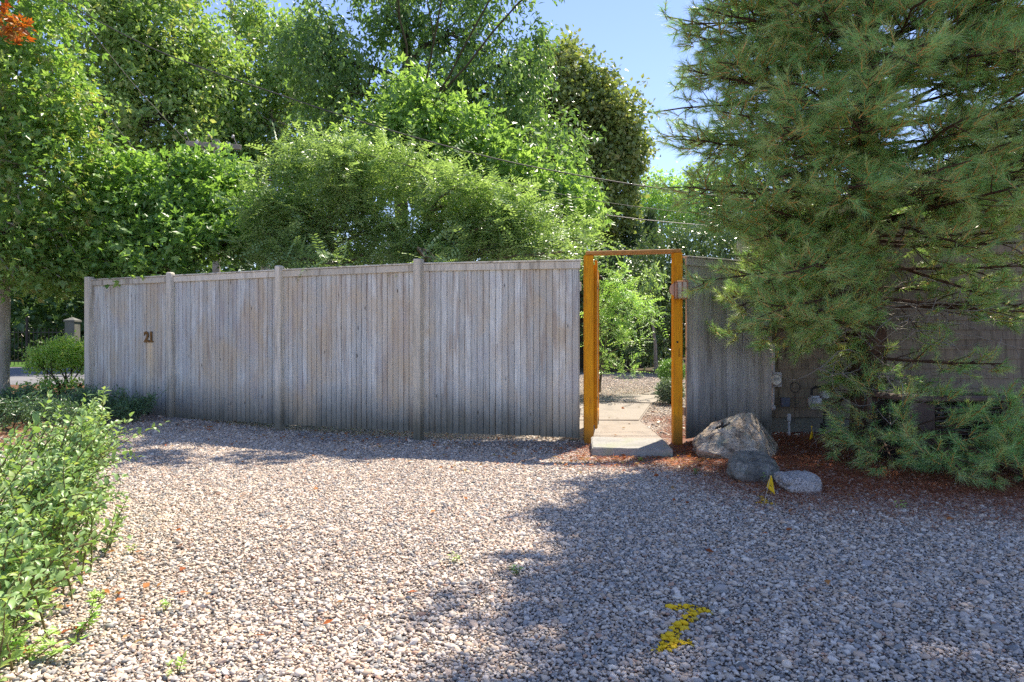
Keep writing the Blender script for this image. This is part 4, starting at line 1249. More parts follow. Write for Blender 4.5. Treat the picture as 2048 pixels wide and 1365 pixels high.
# ------------------------------------------------------------------ far-left things
def far_left():
    x, y = at(145, 690, 24)[:2]
    root = empty('gate_pillar', (x, y, gh(x, y)), 0, 'square stone gate pillar with pointed cap across the road', 'pillar')
    link('shaft', box_mesh('shaft', -0.17, 0.17, -0.17, 0.17, -0.1, 1.52, M['pillar'], 0.01), root)
    bm = bmesh.new()
    box_bm(bm, -0.2, 0.2, -0.2, 0.2, 1.522, 1.58)
    c = bm.verts.new((0, 0, 1.69))
    tp = [v for v in bm.verts if abs(v.co.z - 1.58) < 1e-4]
    tp.sort(key=lambda v: math.atan2(v.co.y, v.co.x))
    f = [f for f in bm.faces if all(abs(v.co.z - 1.58) < 1e-4 for v in f.verts)]
    bmesh.ops.delete(bm, geom=f, context='FACES_ONLY')
    for i in range(4): bm.faces.new([tp[i], tp[(i + 1) % 4], c])
    link('cap', bm_mesh('cap', bm, M['pillar']), root)
    wl = link('garden_wall', box_mesh('garden_wall', 0.5, 4.5, -0.12, 0.12, -0.2, 0.95, plain_mat('brown_wall', (0.10, 0.065, 0.05), 0.9, var=0.4, scale=4), 0.01), None, (x, y + 0.3, gh(x, y)))
    tag(wl, 'low dark brown garden wall right of the stone pillar', 'wall')
    ir = empty('iron_fence', (x - 3.2, y + 0.1, gh(x, y)), 0, 'thin black iron bar fence left of the stone pillar', 'fence')
    for i in range(22):
        T = Tubes(); T.add([(0, 0, 0.0), (0, 0, 1.3)], 0.013, 5)
        T.build('bar', M['darkmetal'], ir).location = (i * 0.135, 0, 0)
    for z in (0.15, 1.15):
        T = Tubes(); T.add([(-0.05, 0, z), (2.98, 0, z)], 0.016, 5); T.build('rail', M['darkmetal'], ir)
    p = at(54, 712, 20)
    T = Tubes(); T.add([(0, 0, -0.1), (0, 0, 1.55)], 0.035, 7)
    o = T.build('roadside_post', M['bark_dark'], None); o.location = (p[0], p[1], gh(p[0], p[1]))
    tag(o, 'thin dark post standing at the far road edge', 'post')
far_left()

def small_shrub():
    x, y = at(128, 770, 10.4)[:2]
    root = empty('shrub', (x, y, gh(x, y)), 0, 'sunlit shrub with bare dark stems beside the left fence end', 'shrub')
    org = np.array([x, y, gh(x, y)])
    lob = [(np.asarray(c) - org, r) for c, r in lobes_px([(125, 715, 10.4, 52, 26, 0.35), (95, 712, 10.3, 40, 22, 0.3), (155, 718, 10.5, 30, 26, 0.3), (135, 690, 10.4, 35, 14, 0.25), (80, 735, 10.3, 24, 14, 0.2)])]
    LV = Leaves(); T = Tubes()
    c, li = foliage(LV, lob, 620, 9, 0.052, 0.026, clump_len=0.13, clump_r=0.035, droop=-0.1, hollow=0.4)
    for i in range(14):
        j = rng.integers(0, len(c))
        T.add(curve3((rng.normal(0, 0.08), rng.normal(0, 0.06), -0.03), c[j], bend=0.08, n=6), np.linspace(0.016, 0.004, 6), 5)
    T.build('stems', M['bark_dark'], root)
    LV.build('foliage', M['leaf_lime'], root)
small_shrub()
def juniper():
    LVs = []
    x, y = -5.6, 8.0
    root = empty('juniper', (x, y, gh(x, y)), 0, 'low dark spreading juniper between the near bush and the fence', 'shrub')
    LV = Leaves(); T = Tubes()
    for i in range(150):
        bx, by = x + rng.uniform(-2.0, 1.1), y + rng.uniform(-0.9, 0.9)
        a = rng.uniform(0, 6.28); ln = rng.uniform(0.25, 0.5)
        h0 = gh(bx, by)
        p0 = np.array([bx - x, by - y, h0 - gh(x, y)])
        p1 = p0 + np.array([math.cos(a) * ln, math.sin(a) * ln, rng.uniform(0.15, 0.34)])
        pts = curve3(p0, p1, sag=0.05, n=6); T.add(pts, np.linspace(0.008, 0.003, 6), 4)
        m = 150
        t = rng.uniform(0.1, 1, m)
        P = np.stack([np.interp(t, np.linspace(0, 1, 6), pts[:, k]) for k in range(3)], -1) + rng.normal(0, 0.035, (m, 3))
        A = unit((p1 - p0)[None] + rng.normal(0, 0.35, (m, 3)))
        simple_leaves(LV, P, A, unit(rng.normal(0, 1, (m, 3))), 0.05 * rng.uniform(0.6, 1.2, m), 0.014, 'simple', rng.random(m))
    T.build('stems', M['bark_dark'], root)
    LV.build('foliage', M['leaf_juniper'], root)
juniper()
shrub_mass('ground_cover', 'bright green low plants at the foot of the small shrub', lobes_px([(100, 772, 10.2, 45, 10, 0.25), (160, 765, 10.3, 25, 16, 0.2), (60, 782, 10, 35, 10, 0.25)]),
           'leaf_lime', 90, 9, 0.06, 0.03, cat='plant', clump_len=0.08, clump_r=0.04, hollow=0.2)

# ------------------------------------------------------------------ near bush at the left edge
def leaf_template(mat):
    ts = np.array([0, 0.3, 0.7, 1.0]); ws = np.array([0.04, 0.44, 0.38, 0.0])
    V, Fq = [], []
    for t, w_ in zip(ts, ws):
        z = 0.10 * math.sin(t * 2.6) - 0.14 * t * t
        V += [(-w_ * 0.55, t, z + w_ * 0.18), (0, t, z), (w_ * 0.55, t, z + w_ * 0.18)]
    for i in range(3):
        a = i * 3
        Fq += [(a, a + 1, a + 4, a + 3), (a + 1, a + 2, a + 5, a + 4)]
    return np.array(V, float), np.array(Fq)

def near_bush():
    base = np.array([-2.15, 3.1, 0.0])
    root = empty('privet_bush', tuple(base), 0, 'leafy green bush with arching stems at the near left edge', 'shrub')
    tV, tF = leaf_template(None)
    T = Tubes()
    recs = []
    def stem(p0, p1, sag, spacing, lsize):
        pts = curve3(p0, p1, sag=sag, bend=0.03, n=9)
        T.add(pts - base, np.linspace(0.0045, 0.0014, 9), 5)
        L = np.linalg.norm(np.diff(pts, axis=0), axis=1).sum()
        k = 0
        s = 0.08
        while s < 1.0:
            p = np.array([np.interp(s, np.linspace(0, 1, 9), pts[:, i]) for i in range(3)])
            tg = unit(np.array([np.interp(min(1, s + 0.05), np.linspace(0, 1, 9), pts[:, i]) for i in range(3)]) - p + 1e-6 * rng.normal(0, 1, 3))
            sd_ = unit(np.cross(tg, [0, 0, 1]))
            if k % 2: sd_ = unit(np.cross(tg, sd_) + 0.3 * sd_)
            for sg in (1, -1):
                ax = unit(tg * 0.55 + sd_ * sg * 0.9 + np.array([0, 0, 0.12]) + rng.normal(0, 0.22, 3))
                nn = unit(np.array([0, 0, 1.0]) + rng.normal(0, 0.4, 3))
                recs.append((p, ax, nn, lsize * rng.uniform(0.6, 1.2) * (1.1 - 0.45 * s)))
            k += 1
            s += spacing / L
        recs.append((pts[-1], unit(pts[-1] - pts[-2]), np.array([0, 0, 1.0]), lsize * 0.5))
    # main arching stems, leaning right
    for i in range(190):
        bx = rng.uniform(-3.6, -1.6); by = rng.uniform(1.9, 4.4)
        if bx > -0.60 * by - 0.15: bx = -0.60 * by - 0.15 - rng.uniform(0, 0.5)
        reach = rng.uniform(0.25, 0.62)
        hgt = rng.uniform(0.12, 0.86) ** 0.9 * np.interp(by, [1.9, 2.5, 3.2, 4.4], [0.33, 0.58, 0.91, 0.93])
        p1 = np.array([bx + reach, by + rng.uniform(-0.25, 0.35), hgt])
        lim = np.interp(p1[1], [1.8, 2.3, 2.7, 3.1, 3.6, 4.6], [-1.40, -1.66, -1.78, -1.92, -2.12, -2.70])
        if p1[0] > lim: p1[0] = lim - rng.uniform(0, 0.12)
        stem(np.array([bx, by, 0.0]), p1, rng.uniform(0.05, 0.14), 0.034, 0.055)
        # side shoots
        for j in range(2):
            q = np.array([bx, by, 0]) * 0.5 + p1 * 0.5 + np.array([0, 0, 0.05])
            stem(q, q + np.array([rng.uniform(0.02, 0.24), rng.uniform(-0.2, 0.2), rng.uniform(0.05, 0.25)]), 0.03, 0.034, 0.050)
    for i in range(70):
        by = rng.uniform(1.9, 3.6)
        bx = np.interp(by, [1.8, 2.3, 2.7, 3.1, 3.6], [-1.36, -1.62, -1.72, -1.85, -2.04]) - rng.uniform(0.05, 0.6)
        stem(np.array([bx, by, 0.0]), np.array([bx + rng.uniform(-0.05, 0.12), by + rng.uniform(-0.15, 0.1), rng.uniform(0.12, 0.4)]), 0.03, 0.034, 0.05)
    # a few long whips reaching over the gravel
    for a, b, d0, d1 in (((150, 960), (330, 846), 3.7, 4.0), ((100, 1010), (262, 832), 3.5, 3.8), ((120, 900), (175, 790), 3.5, 3.6), ((60, 1120), (246, 955), 3.1, 3.3), ((90, 1190), (222, 1050), 2.95, 3.0), ((30, 1240), (150, 1140), 2.7, 2.7), ((60, 880), (100, 790), 3.3, 3.4), ((40, 1010), (255, 905), 3.4, 3.7)):
        stem(at(*a, d0), at(*b, d1), 0.02, 0.038, 0.062)
    T.build('stems', M['stem'], root)
    recs.sort(key=lambda r: -(r[3] / r[0][1]) * (1 if abs(r[0][0] / r[0][1]) < 0.78 else 0.01))
    def mat_of(r):
        p, ax, nn, s = r
        sd_ = unit(np.cross(ax, nn)); n2 = np.cross(sd_, ax)
        return np.stack([sd_, ax, n2], 1) * s
    # leaves that can be picked apart
    variants = []
    for i in range(4):
        variants.append(mesh_from('leaf', tV, tF, M['leaf_privet'], True, np.full(len(tF), 0.15 + 0.25 * i)))
    sel = recs[::3][:300]
    ids = set(id(r) for r in sel)
    for r in sel:
        m = mat_of(r)
        o = link('leaf', variants[random.randrange(4)], root)
        M4 = Matrix(((m[0, 0], m[0, 1], m[0, 2], r[0][0] - base[0]), (m[1, 0], m[1, 1], m[1, 2], r[0][1] - base[1]), (m[2, 0], m[2, 1], m[2, 2], r[0][2]), (0, 0, 0, 1)))
        o.matrix_local = M4
    rest = [r for r in recs if id(r) not in ids]
    Vs = np.concatenate([tV @ mat_of(r).T + (r[0] - base) for r in rest])
    Fs = np.concatenate([tF + i * len(tV) for i in range(len(rest))])
    vv = np.repeat(rng.beta(2, 2, len(rest)), len(tF))
    o = link('foliage', mesh_from('foliage', Vs, Fs, M['leaf_privet'], True, vv), root)
    o['kind'] = 'stuff'
near_bush()

# ------------------------------------------------------------------ the big pine
def pine():
    tx, ty = 3.53, 6.78
    root = empty('pine_tree', (tx, ty, 0), 0, 'big white pine with long soft needles filling the right side', 'tree')
    T, TS = Tubes(), Tubes()
    trunk = np.array([(0, 0, -0.1), (0.02, 0, 1.2), (-0.02, 0.02, 2.4), (0.0, 0.03, 4.5), (0.0, 0.0, 9.9)])
    T.add(trunk, [0.17, 0.15, 0.13, 0.10, 0.03], 12)
    tufts = []   # (pos, dir, len, scale)
    YMAX = WALL_Y - 0.16 - ty
    def clampy(p):
        if p[1] > YMAX and p[2] < 4.4: p[1] = YMAX - rng.uniform(0, 0.1)
        p[2] = max(p[2], 0.07)
        return p
    def branch(h, az, L, rise, curl, dens=1.0, r=0.019):
        d = np.array([math.cos(az), math.sin(az), 0])
        n = 9
        s = np.linspace(0, 1, n)
        pts = d[None] * (s * L)[:, None]
        pts[:, 2] = h + L * (rise * s + curl * s * s)
        pts[:, :2] += rng.normal(0, 0.025, (n, 2)) * s[:, None] * L
        pts = np.array([clampy(p) for p in pts])
        T.add(pts, np.linspace(r, 0.006, n), 6)
        side = np.array([-d[1], d[0], 0])
        st = 0.22
        sg = 1
        step = 0.15 / max(L, 0.3)
        while st < 0.99:
            p = np.array([np.interp(st, s, pts[:, k]) for k in range(3)])
            for sg in (1, -1):
                if rng.random() < 0.12: continue
                l2 = min(0.55, 0.14 + (1 - st) * 0.42 * L) * rng.uniform(0.7, 1.15)
                a2 = rng.uniform(0.6, 1.0)
                dir2 = unit(d * math.cos(a2) + side * sg * math.sin(a2) + np.array([0, 0, rng.normal(0.05, 0.42)]))
                p2 = clampy(p + dir2 * l2 + np.array([0, 0, -0.03]))
                T.add(curve3(p, p2, bend=0.04, n=4), np.linspace(0.0055, 0.003, 4), 4)
                tufts.append((p2, unit(dir2 + np.array([0, 0, 0.3])), 1.0))
                # shoots along it
                m = max(1, int(l2 / (0.10 if h < 4.6 else 0.13)))
                for j in range(m):
                    q = p + (p2 - p) * (0.35 + 0.6 * (j + 0.5) / m)
                    s3 = unit(np.cross(dir2, [0, 0, 1])) * (1 if j % 2 else -1)
                    d3 = unit(dir2 * 0.75 + s3 * 0.6 + np.array([0, 0, rng.normal(0.12, 0.45)]))
                    l3 = rng.uniform(0.07, 0.16)
                    q2 = clampy(q + d3 * l3)
                    tufts.append((q2, unit(d3 + np.array([0, 0, 0.35])), 0.85))
            st += step * rng.uniform(0.85, 1.2) / dens
        tufts.append((pts[-1], unit(pts[-1] - pts[-2] + np.array([0, 0, 0.1])), 1.1))
    h = 0.62
    while h < 9.6:
        Lh = np.interp(h, [0.4, 0.8, 1.2, 1.6, 2.2, 3.6, 4.2, 5.0, 6.0, 7.0, 8.0, 9.6], [0.7, 0.9, 1.45, 1.75, 2.05, 2.1, 2.0, 1.65, 1.4, 1.2, 0.9, 0.3])
        nb = 8 if h < 4.7 else 7
        a0 = rng.uniform(0, 6.28)
        for i in range(nb):
            az = a0 + i * 2 * math.pi / nb + rng.normal(0, 0.3)
            dy = math.sin(az)
            if dy > 0.25 and h < 4.7 and rng.random() < 0.55: az = -az
            dy = math.sin(az)
            L = Lh * rng.uniform(0.7, 1.08)
            if 0.5 < h < 1.95 and -2.0 < math.atan2(math.sin(az), math.cos(az)) < 0.9 and rng.random() < 0.58: continue
            if dy > 0.15 and h < 3.6: L = min(L, YMAX / dy)
            if h < 1.2 and math.cos(az) < -0.2: L *= 0.42
            rise = np.interp(h, [0.5, 1.5, 3.5, 7], [-0.10, -0.05, 0.06, 0.3]) + rng.normal(0, 0.16)
            branch(h + rng.normal(0, 0.10), az, max(L, 0.35), rise, rng.uniform(-0.14, 0.10), 1.0 if h < 4.7 else 0.95)
        h += (0.20 if h < 4.7 else 0.30) * rng.uniform(0.8, 1.2)
    # low boughs sweeping towards the yard and touching the litter
    for az, L, hh in ((-1.95, 1.7, 0.42), (-1.75, 2.0, 0.5), (-1.5, 2.1, 0.42), (-1.3, 2.0, 0.52), (-1.1, 2.2, 0.45), (-0.85, 2.2, 0.5), (-1.2, 2.35, 0.38), (-0.95, 2.5, 0.42)):
        branch(hh, az, L, -0.09, -0.08, 1.15)
    # boughs reaching left across the short fence, and filling the upper left
    for az, L, hh, ri in ((3.05, 1.4, 1.7, -0.08), (-2.9, 1.45, 1.65, -0.1), (-2.65, 1.5, 1.8, -0.1), (-2.8, 1.75, 2.2, -0.02),
                          (-0.3, 1.9, 3.2, 0.05), (-0.6, 2.0, 3.6, 0.08), (-0.9, 2.0, 4.0, 0.05), (-0.45, 1.9, 4.3, 0.05), (-0.2, 1.8, 2.6, 0.0), (-1.2, 1.9, 4.2, 0.04), (-0.75, 1.9, 2.9, 0.02), (-0.1, 1.9, 3.9, 0.1),
                          (-2.9, 2.1, 2.6, 0.0), (-2.85, 2.05, 3.75, 0.02), (3.12, 2.05, 3.45, 0.0), (-2.65, 2.0, 3.55, 0.0), (-2.95, 2.0, 2.95, 0.0), (-2.6, 2.15, 2.9, 0.02), (3.1, 2.1, 3.0, 0.05), (-2.75, 2.1, 3.3, 0.05), (-3.0, 1.95, 3.6, 0.04), (-2.45, 2.1, 2.4, 0.0), (-2.3, 2.0, 3.1, 0.04), (-2.1, 2.0, 2.7, 0.0), (3.0, 1.8, 3.9, 0.04), (-2.7, 1.8, 4.0, 0.03), (-2.35, 1.85, 3.8, 0.04)):
        branch(hh, az, L, ri, rng.uniform(-0.08, 0.04), 1.1)
    T.build('trunk', M['bark_pine'], root)
    # dead grey twigs low inside the crown
    D = Tubes()
    for i in range(46):
        az = rng.uniform(-2.6, 0.2); l = rng.uniform(0.4, 1.3); h0 = rng.uniform(0.25, 1.6)
        p0 = np.array([0.12 * math.cos(az), 0.12 * math.sin(az), h0])
        p1 = clampy(p0 + np.array([math.cos(az) * l, math.sin(az) * l, rng.uniform(-0.3, 0.1)]))
        pts = curve3(p0, p1, bend=0.07, n=6)
        D.add(pts, np.linspace(0.008, 0.002, 6), 5)
        for j in range(4):
            q = pts[rng.integers(2, 6)]
            D.add(curve3(q, q + np.array([rng.normal(0, 0.14), rng.normal(0, 0.14), rng.normal(-0.05, 0.1)]), bend=0.08, n=4), np.linspace(0.004, 0.0012, 4), 4)
    D.build('dead_twigs', M['twig_grey'], root)
    # needles
    TP = np.array([t[0] for t in tufts]); TD = np.array([t[1] for t in tufts]); TSc = np.array([t[2] for t in tufts])
    hi = TP[:, 2] > 4.7
    back = (TP[:, 1] > 0.45)
    nn = np.where(hi, 34, np.where(back, 40, 56))
    ci = np.repeat(np.arange(len(TP)), nn)
    n = len(ci)
    t = rng.random(n) ** 0.8
    P = TP[ci] + TD[ci] * ((t - 0.85) * 0.15 * TSc[ci])[:, None]
    rnd = rng.normal(0, 1, (n, 3))
    perp = unit(rnd - TD[ci] * np.sum(rnd * TD[ci], 1, keepdims=True))
    spread = rng.uniform(0.35, 1.05, n) * (1.15 - 0.5 * t)
    A = unit(TD[ci] * np.cos(spread)[:, None] + perp * np.sin(spread)[:, None])
    Ln = 0.105 * TSc[ci] * rng.uniform(0.7, 1.15, n)
    wv = np.where(hi[ci], 0.020, 0.0034)  # needles above the view are widened so the crown casts a solid shadow
    S = unit(np.cross(A, rng.normal(0, 1, (n, 3))))
    tip = P + A * Ln[:, None] - np.array([0, 0, 1.0]) * (Ln * 0.16)[:, None]
    V = np.stack([P + S * (wv / 2)[:, None], P - S * (wv / 2)[:, None], tip], 1).reshape(-1, 3)
    tri = np.arange(n * 3).reshape(-1, 3)
    tv = rng.beta(2, 2, len(TP))
    v = np.clip(tv[ci] * 0.6 + rng.random(n) * 0.25, 0, 0.82)
    v[rng.random(n) < 0.03] = 1.0
    o = link('crown', mesh_from('crown', V, tri, M['needle'], False, v), root)
    # orange brown shoot at the heart of each tuft
    vis = np.nonzero(~hi)[0]
    Sv, Sf, sv, k = [], [], [], 0
    for i in vis:
        p0 = TP[i] - TD[i] * 0.115 * TSc[i]; p1 = TP[i] + TD[i] * 0.012
        a = unit(np.cross(TD[i], [0.3, 0.2, 1])); b = np.cross(TD[i], a)
        r = 0.0046
        ring = [a * r, (-a * 0.5 + b * 0.87) * r, (-a * 0.5 - b * 0.87) * r]
        Sv += [p0 + q for q in ring] + [p1 + q * 0.7 for q in ring]
        Sf += [(k, k + 1, k + 4, k + 3), (k + 1, k + 2, k + 5, k + 4), (k + 2, k, k + 3, k + 5)]
        sv += [rng.random()] * 3
        k += 6
    link('shoots', mesh_from('shoots', np.array(Sv), np.array(Sf), M['shoot'], False, np.array(sv)), root)
    print('pine tufts', len(TP), 'needles', n)
pine()

# ------------------------------------------------------------------ litter
def litter():
    n = 120000
    x = rng.uniform(0.3, 5.2, n); y = rng.uniform(3.6, 7.9, n)
    dens = ss(x, 1.0, 2.0) * ss(y + 0.22 * (x - 2), 3.7, 5.1) + 0.75 * ss(x, 0.3, 1.0) * ss(y, 5.3, 6.3)
    ok = (rng.random(n) < dens) & (np.abs(x) < 0.78 * y + 0.5) & (y < np.interp(x, [0.7, 1.68, 2.9, 5.2], [6.95, 6.9, 7.6, 7.85]))
    x, y = x[ok], y[ok]; n = len(x)
    P = np.stack([x, y, ground_h(x, y) + rng.uniform(0.014, 0.03, n)], -1)
    a = rng.uniform(0, 6.28, n)
    A = np.stack([np.cos(a), np.sin(a), rng.normal(0, 0.12, n)], -1)
    S = np.stack([-np.sin(a), np.cos(a), np.zeros(n)], -1)
    L = rng.uniform(0.04, 0.09, n)
    V = np.stack([P + S * 0.0022, P - S * 0.0022, P + A * L[:, None]], 1).reshape(-1, 3)
    o = link('pine_needle_litter', mesh_from('pine_needle_litter', V, np.arange(n * 3).reshape(-1, 3), M['litter'], False, rng.random(n)))
    tag(o, 'red brown fallen pine needles around the boulders and under the pine', 'needle litter', kind='stuff')
    # dead leaves
    pts = []
    for cx, cy, sx_, sy_, m in ((1.0, 6.05, 0.45, 0.2, 220), (1.65, 6.1, 0.25, 0.45, 200), (0.3, 6.1, 0.7, 0.3, 80), (-2.2, 7.2, 1.4, 0.5, 60), (-3.6, 8.1, 0.6, 0.25, 90), (-1.9, 7.45, 0.7, 0.22, 110), (-0.2, 6.85, 0.6, 0.2, 90), (0, 4.5, 2.5, 1.4, 45), (-1.75, 2.6, 0.3, 0.5, 40), (2.6, 6.5, 0.5, 0.5, 70), (1.9, 4.9, 0.6, 0.5, 40), (-5.2, 8.9, 0.6, 0.4, 60), (1.2, 9.3, 0.5, 1.2, 25)):
        pts.append(np.stack([rng.normal(cx, sx_, m), rng.normal(cy, sy_, m)], -1))
    P2 = np.concatenate(pts)
    n = len(P2)
    P = np.stack([P2[:, 0], P2[:, 1], ground_h(P2[:, 0], P2[:, 1]) + 0.02 + rng.uniform(0, 0.012, n)], -1)
    a = rng.uniform(0, 6.28, n)
    A = unit(np.stack([np.cos(a), np.sin(a), rng.normal(0, 0.2, n)], -1))
    LV = Leaves()
    simple_leaves(LV, P, A, unit(np.array([0, 0, 1.0]) + rng.normal(0, 0.3, (n, 3))), rng.uniform(0.025, 0.055, n), rng.uniform(0.018, 0.034, n), 'simple', rng.random(n))
    o = LV.build('leaf_litter', M['dead_leaf'], None)
    tag(o, 'scattered fallen orange and brown leaves on the gravel', 'leaf litter', kind='stuff')
litter()

# ------------------------------------------------------------------ weeds
def weed(px, py, h, label, n=7, lm='leaf_lime'):
    x, y = on_ground(px, py)
    root = empty('weed', (x, y, gh(x, y)), 0, label, 'weed', 'weeds growing in the gravel')
    T = Tubes(); LV = Leaves()
    for i in range(3):
        tip = np.array([rng.normal(0, 0.02), rng.normal(0, 0.02), h * rng.uniform(0.7, 1.0)])
        T.add(curve3((0, 0, 0), tip, n=4), np.linspace(0.002, 0.001, 4), 4)
        P = np.array([tip * t for t in np.linspace(0.45, 1, n)])
        A = unit(rng.normal(0, 1, (n, 3)) * np.array([1, 1, 0.3]) + np.array([0, 0, 0.25]))
        simple_leaves(LV, P, A, unit(np.array([0, 0, 1.0]) + rng.normal(0, 0.3, (n, 3))), rng.uniform(0.018, 0.032, n), rng.uniform(0.01, 0.017, n), 'simple', rng.random(n))
    T.build('stem', M['stem'], root)
    LV.build('leaves', M[lm], root)
weed(1035, 1155, 0.06, 'small green weed at the edge of the big shadow in mid yard', lm='leaf_globe')
weed(192, 1208, 0.055, 'bright small weed in sunny gravel right of the near bush')
weed(330, 1226, 0.05, 'yellowish seedling in sunny gravel near the bush, lower of two', n=4)
weed(264, 1110, 0.05, 'tiny seedling in sunny gravel beside the arching bush stems', n=4)
weed(355, 1352, 0.05, 'seedling at the very bottom edge of the sunny gravel', n=5)
weed(905, 1128, 0.05, 'thin pale weed in the sunny gravel left of the shadow edge', n=4)
weed(1283, 926, 0.05, 'little weed growing at the front edge of the stone step', n=5)
weed(1525, 968, 0.07, 'leafy weed at the foot of the dark green boulder', n=5)
weed(1392, 952, 0.06, 'low weed among fallen leaves left of the boulders', n=6, lm='leaf_globe')
weed(1800, 1020, 0.06, 'single green seedling in the litter below the pine boughs', n=5)
def corner_plant():
    x, y = -1.62, 2.28
    root = empty('lime_plant', (x, y, 0), 0, 'lime green leafy plant in the lower left corner under the bush', 'plant')
    T = Tubes(); LV = Leaves()
    for i in range(26):
        p0 = np.array([rng.uniform(-0.35, 0.08), rng.uniform(-0.1, 0.25), 0])
        p1 = p0 + np.array([rng.normal(0.03, 0.06), rng.normal(0, 0.06), rng.uniform(0.06, 0.17)])
        T.add(curve3(p0, p1, n=4), np.linspace(0.003, 0.0012, 4), 4)
        n = 9
        P = p0 + (p1 - p0) * np.linspace(0.35, 1, n)[:, None]
        A = unit(rng.normal(0, 1, (n, 3)) * np.array([1, 1, 0.3]) + np.array([0, 0, 0.2]))
        simple_leaves(LV, P, A, unit(np.array([0, 0, 1.0]) + rng.normal(0, 0.3, (n, 3))), rng.uniform(0.03, 0.045, n), rng.uniform(0.02, 0.03, n), 'lobed', rng.random(n))
    T.build('stems', M['stem'], root)
    LV.build('foliage', M['leaf_lime'], root)
corner_plant()

# ------------------------------------------------------------------ marker flags
def flag(base_px, top_px, d, fw, fh, label, mark):
    p0 = at(*base_px, d); p1 = at(*top_px, d - 0.02)
    root = empty('marker_flag', tuple(p0), 0, label, 'flag', 'yellow utility marker flags')
    T = Tubes(); T.add([(0, 0, -0.04), tuple(p1 - p0)], 0.0016, 6); T.build('staff', M['wirepole'], root)
    q = p1 - p0
    dn = unit(-(p1 - p0))
    # limp triangular cloth hanging from the top of the staff
    nu, nv = 6, 6
    V = []
    for i in range(nu + 1):
        for j in range(nv + 1):
            u, v_ = i / nu, j / nv
            a = q + dn * fh * v_
            o_ = np.array([fw * u * v_, 0.012 * math.sin(u * 5 + v_ * 2) - 0.01 * u, -0.55 * fh * u * v_ * abs(1)])
            V.append(a + o_ * np.array([1, 1, 1]))
    Fq = []
    for i in range(nu):
        for j in range(nv):
            k = i * (nv + 1) + j
            Fq.append((k, k + nv + 1, k + nv + 2, k + 1))
    me = mesh_from('cloth', np.array(V), np.array(Fq), M['yellow'], True)
    cl = link('cloth', me, root)
    so = cl.modifiers.new('solid', 'SOLIDIFY'); so.thickness = 0.0008
    if mark:
        T = Tubes()
        c = q + dn * fh * 0.72 + np.array([fw * 0.35, -0.014, -0.01])
        T.add([c + np.array([-0.012, 0, 0.008]), c + np.array([0.008, 0, -0.010])], 0.0016, 4)
        T.add([c + np.array([-0.004, 0, 0.016]), c + np.array([0.016, 0, -0.002])], 0.0016, 4)
        T.add([c + np.array([0.008, 0, -0.010]), c + np.array([0.016, 0, -0.002])], 0.0012, 4)
        T.build('print', M['black'], cl)
flag((1525, 1011), (1541, 951), 4.45, 0.05, 0.085, 'yellow marker flag with black print in front of the boulders', True)
flag((1636, 896), (1623, 852), 6.75, -0.05, 0.095, 'plain yellow marker flag in needle litter beside the house wall', False)

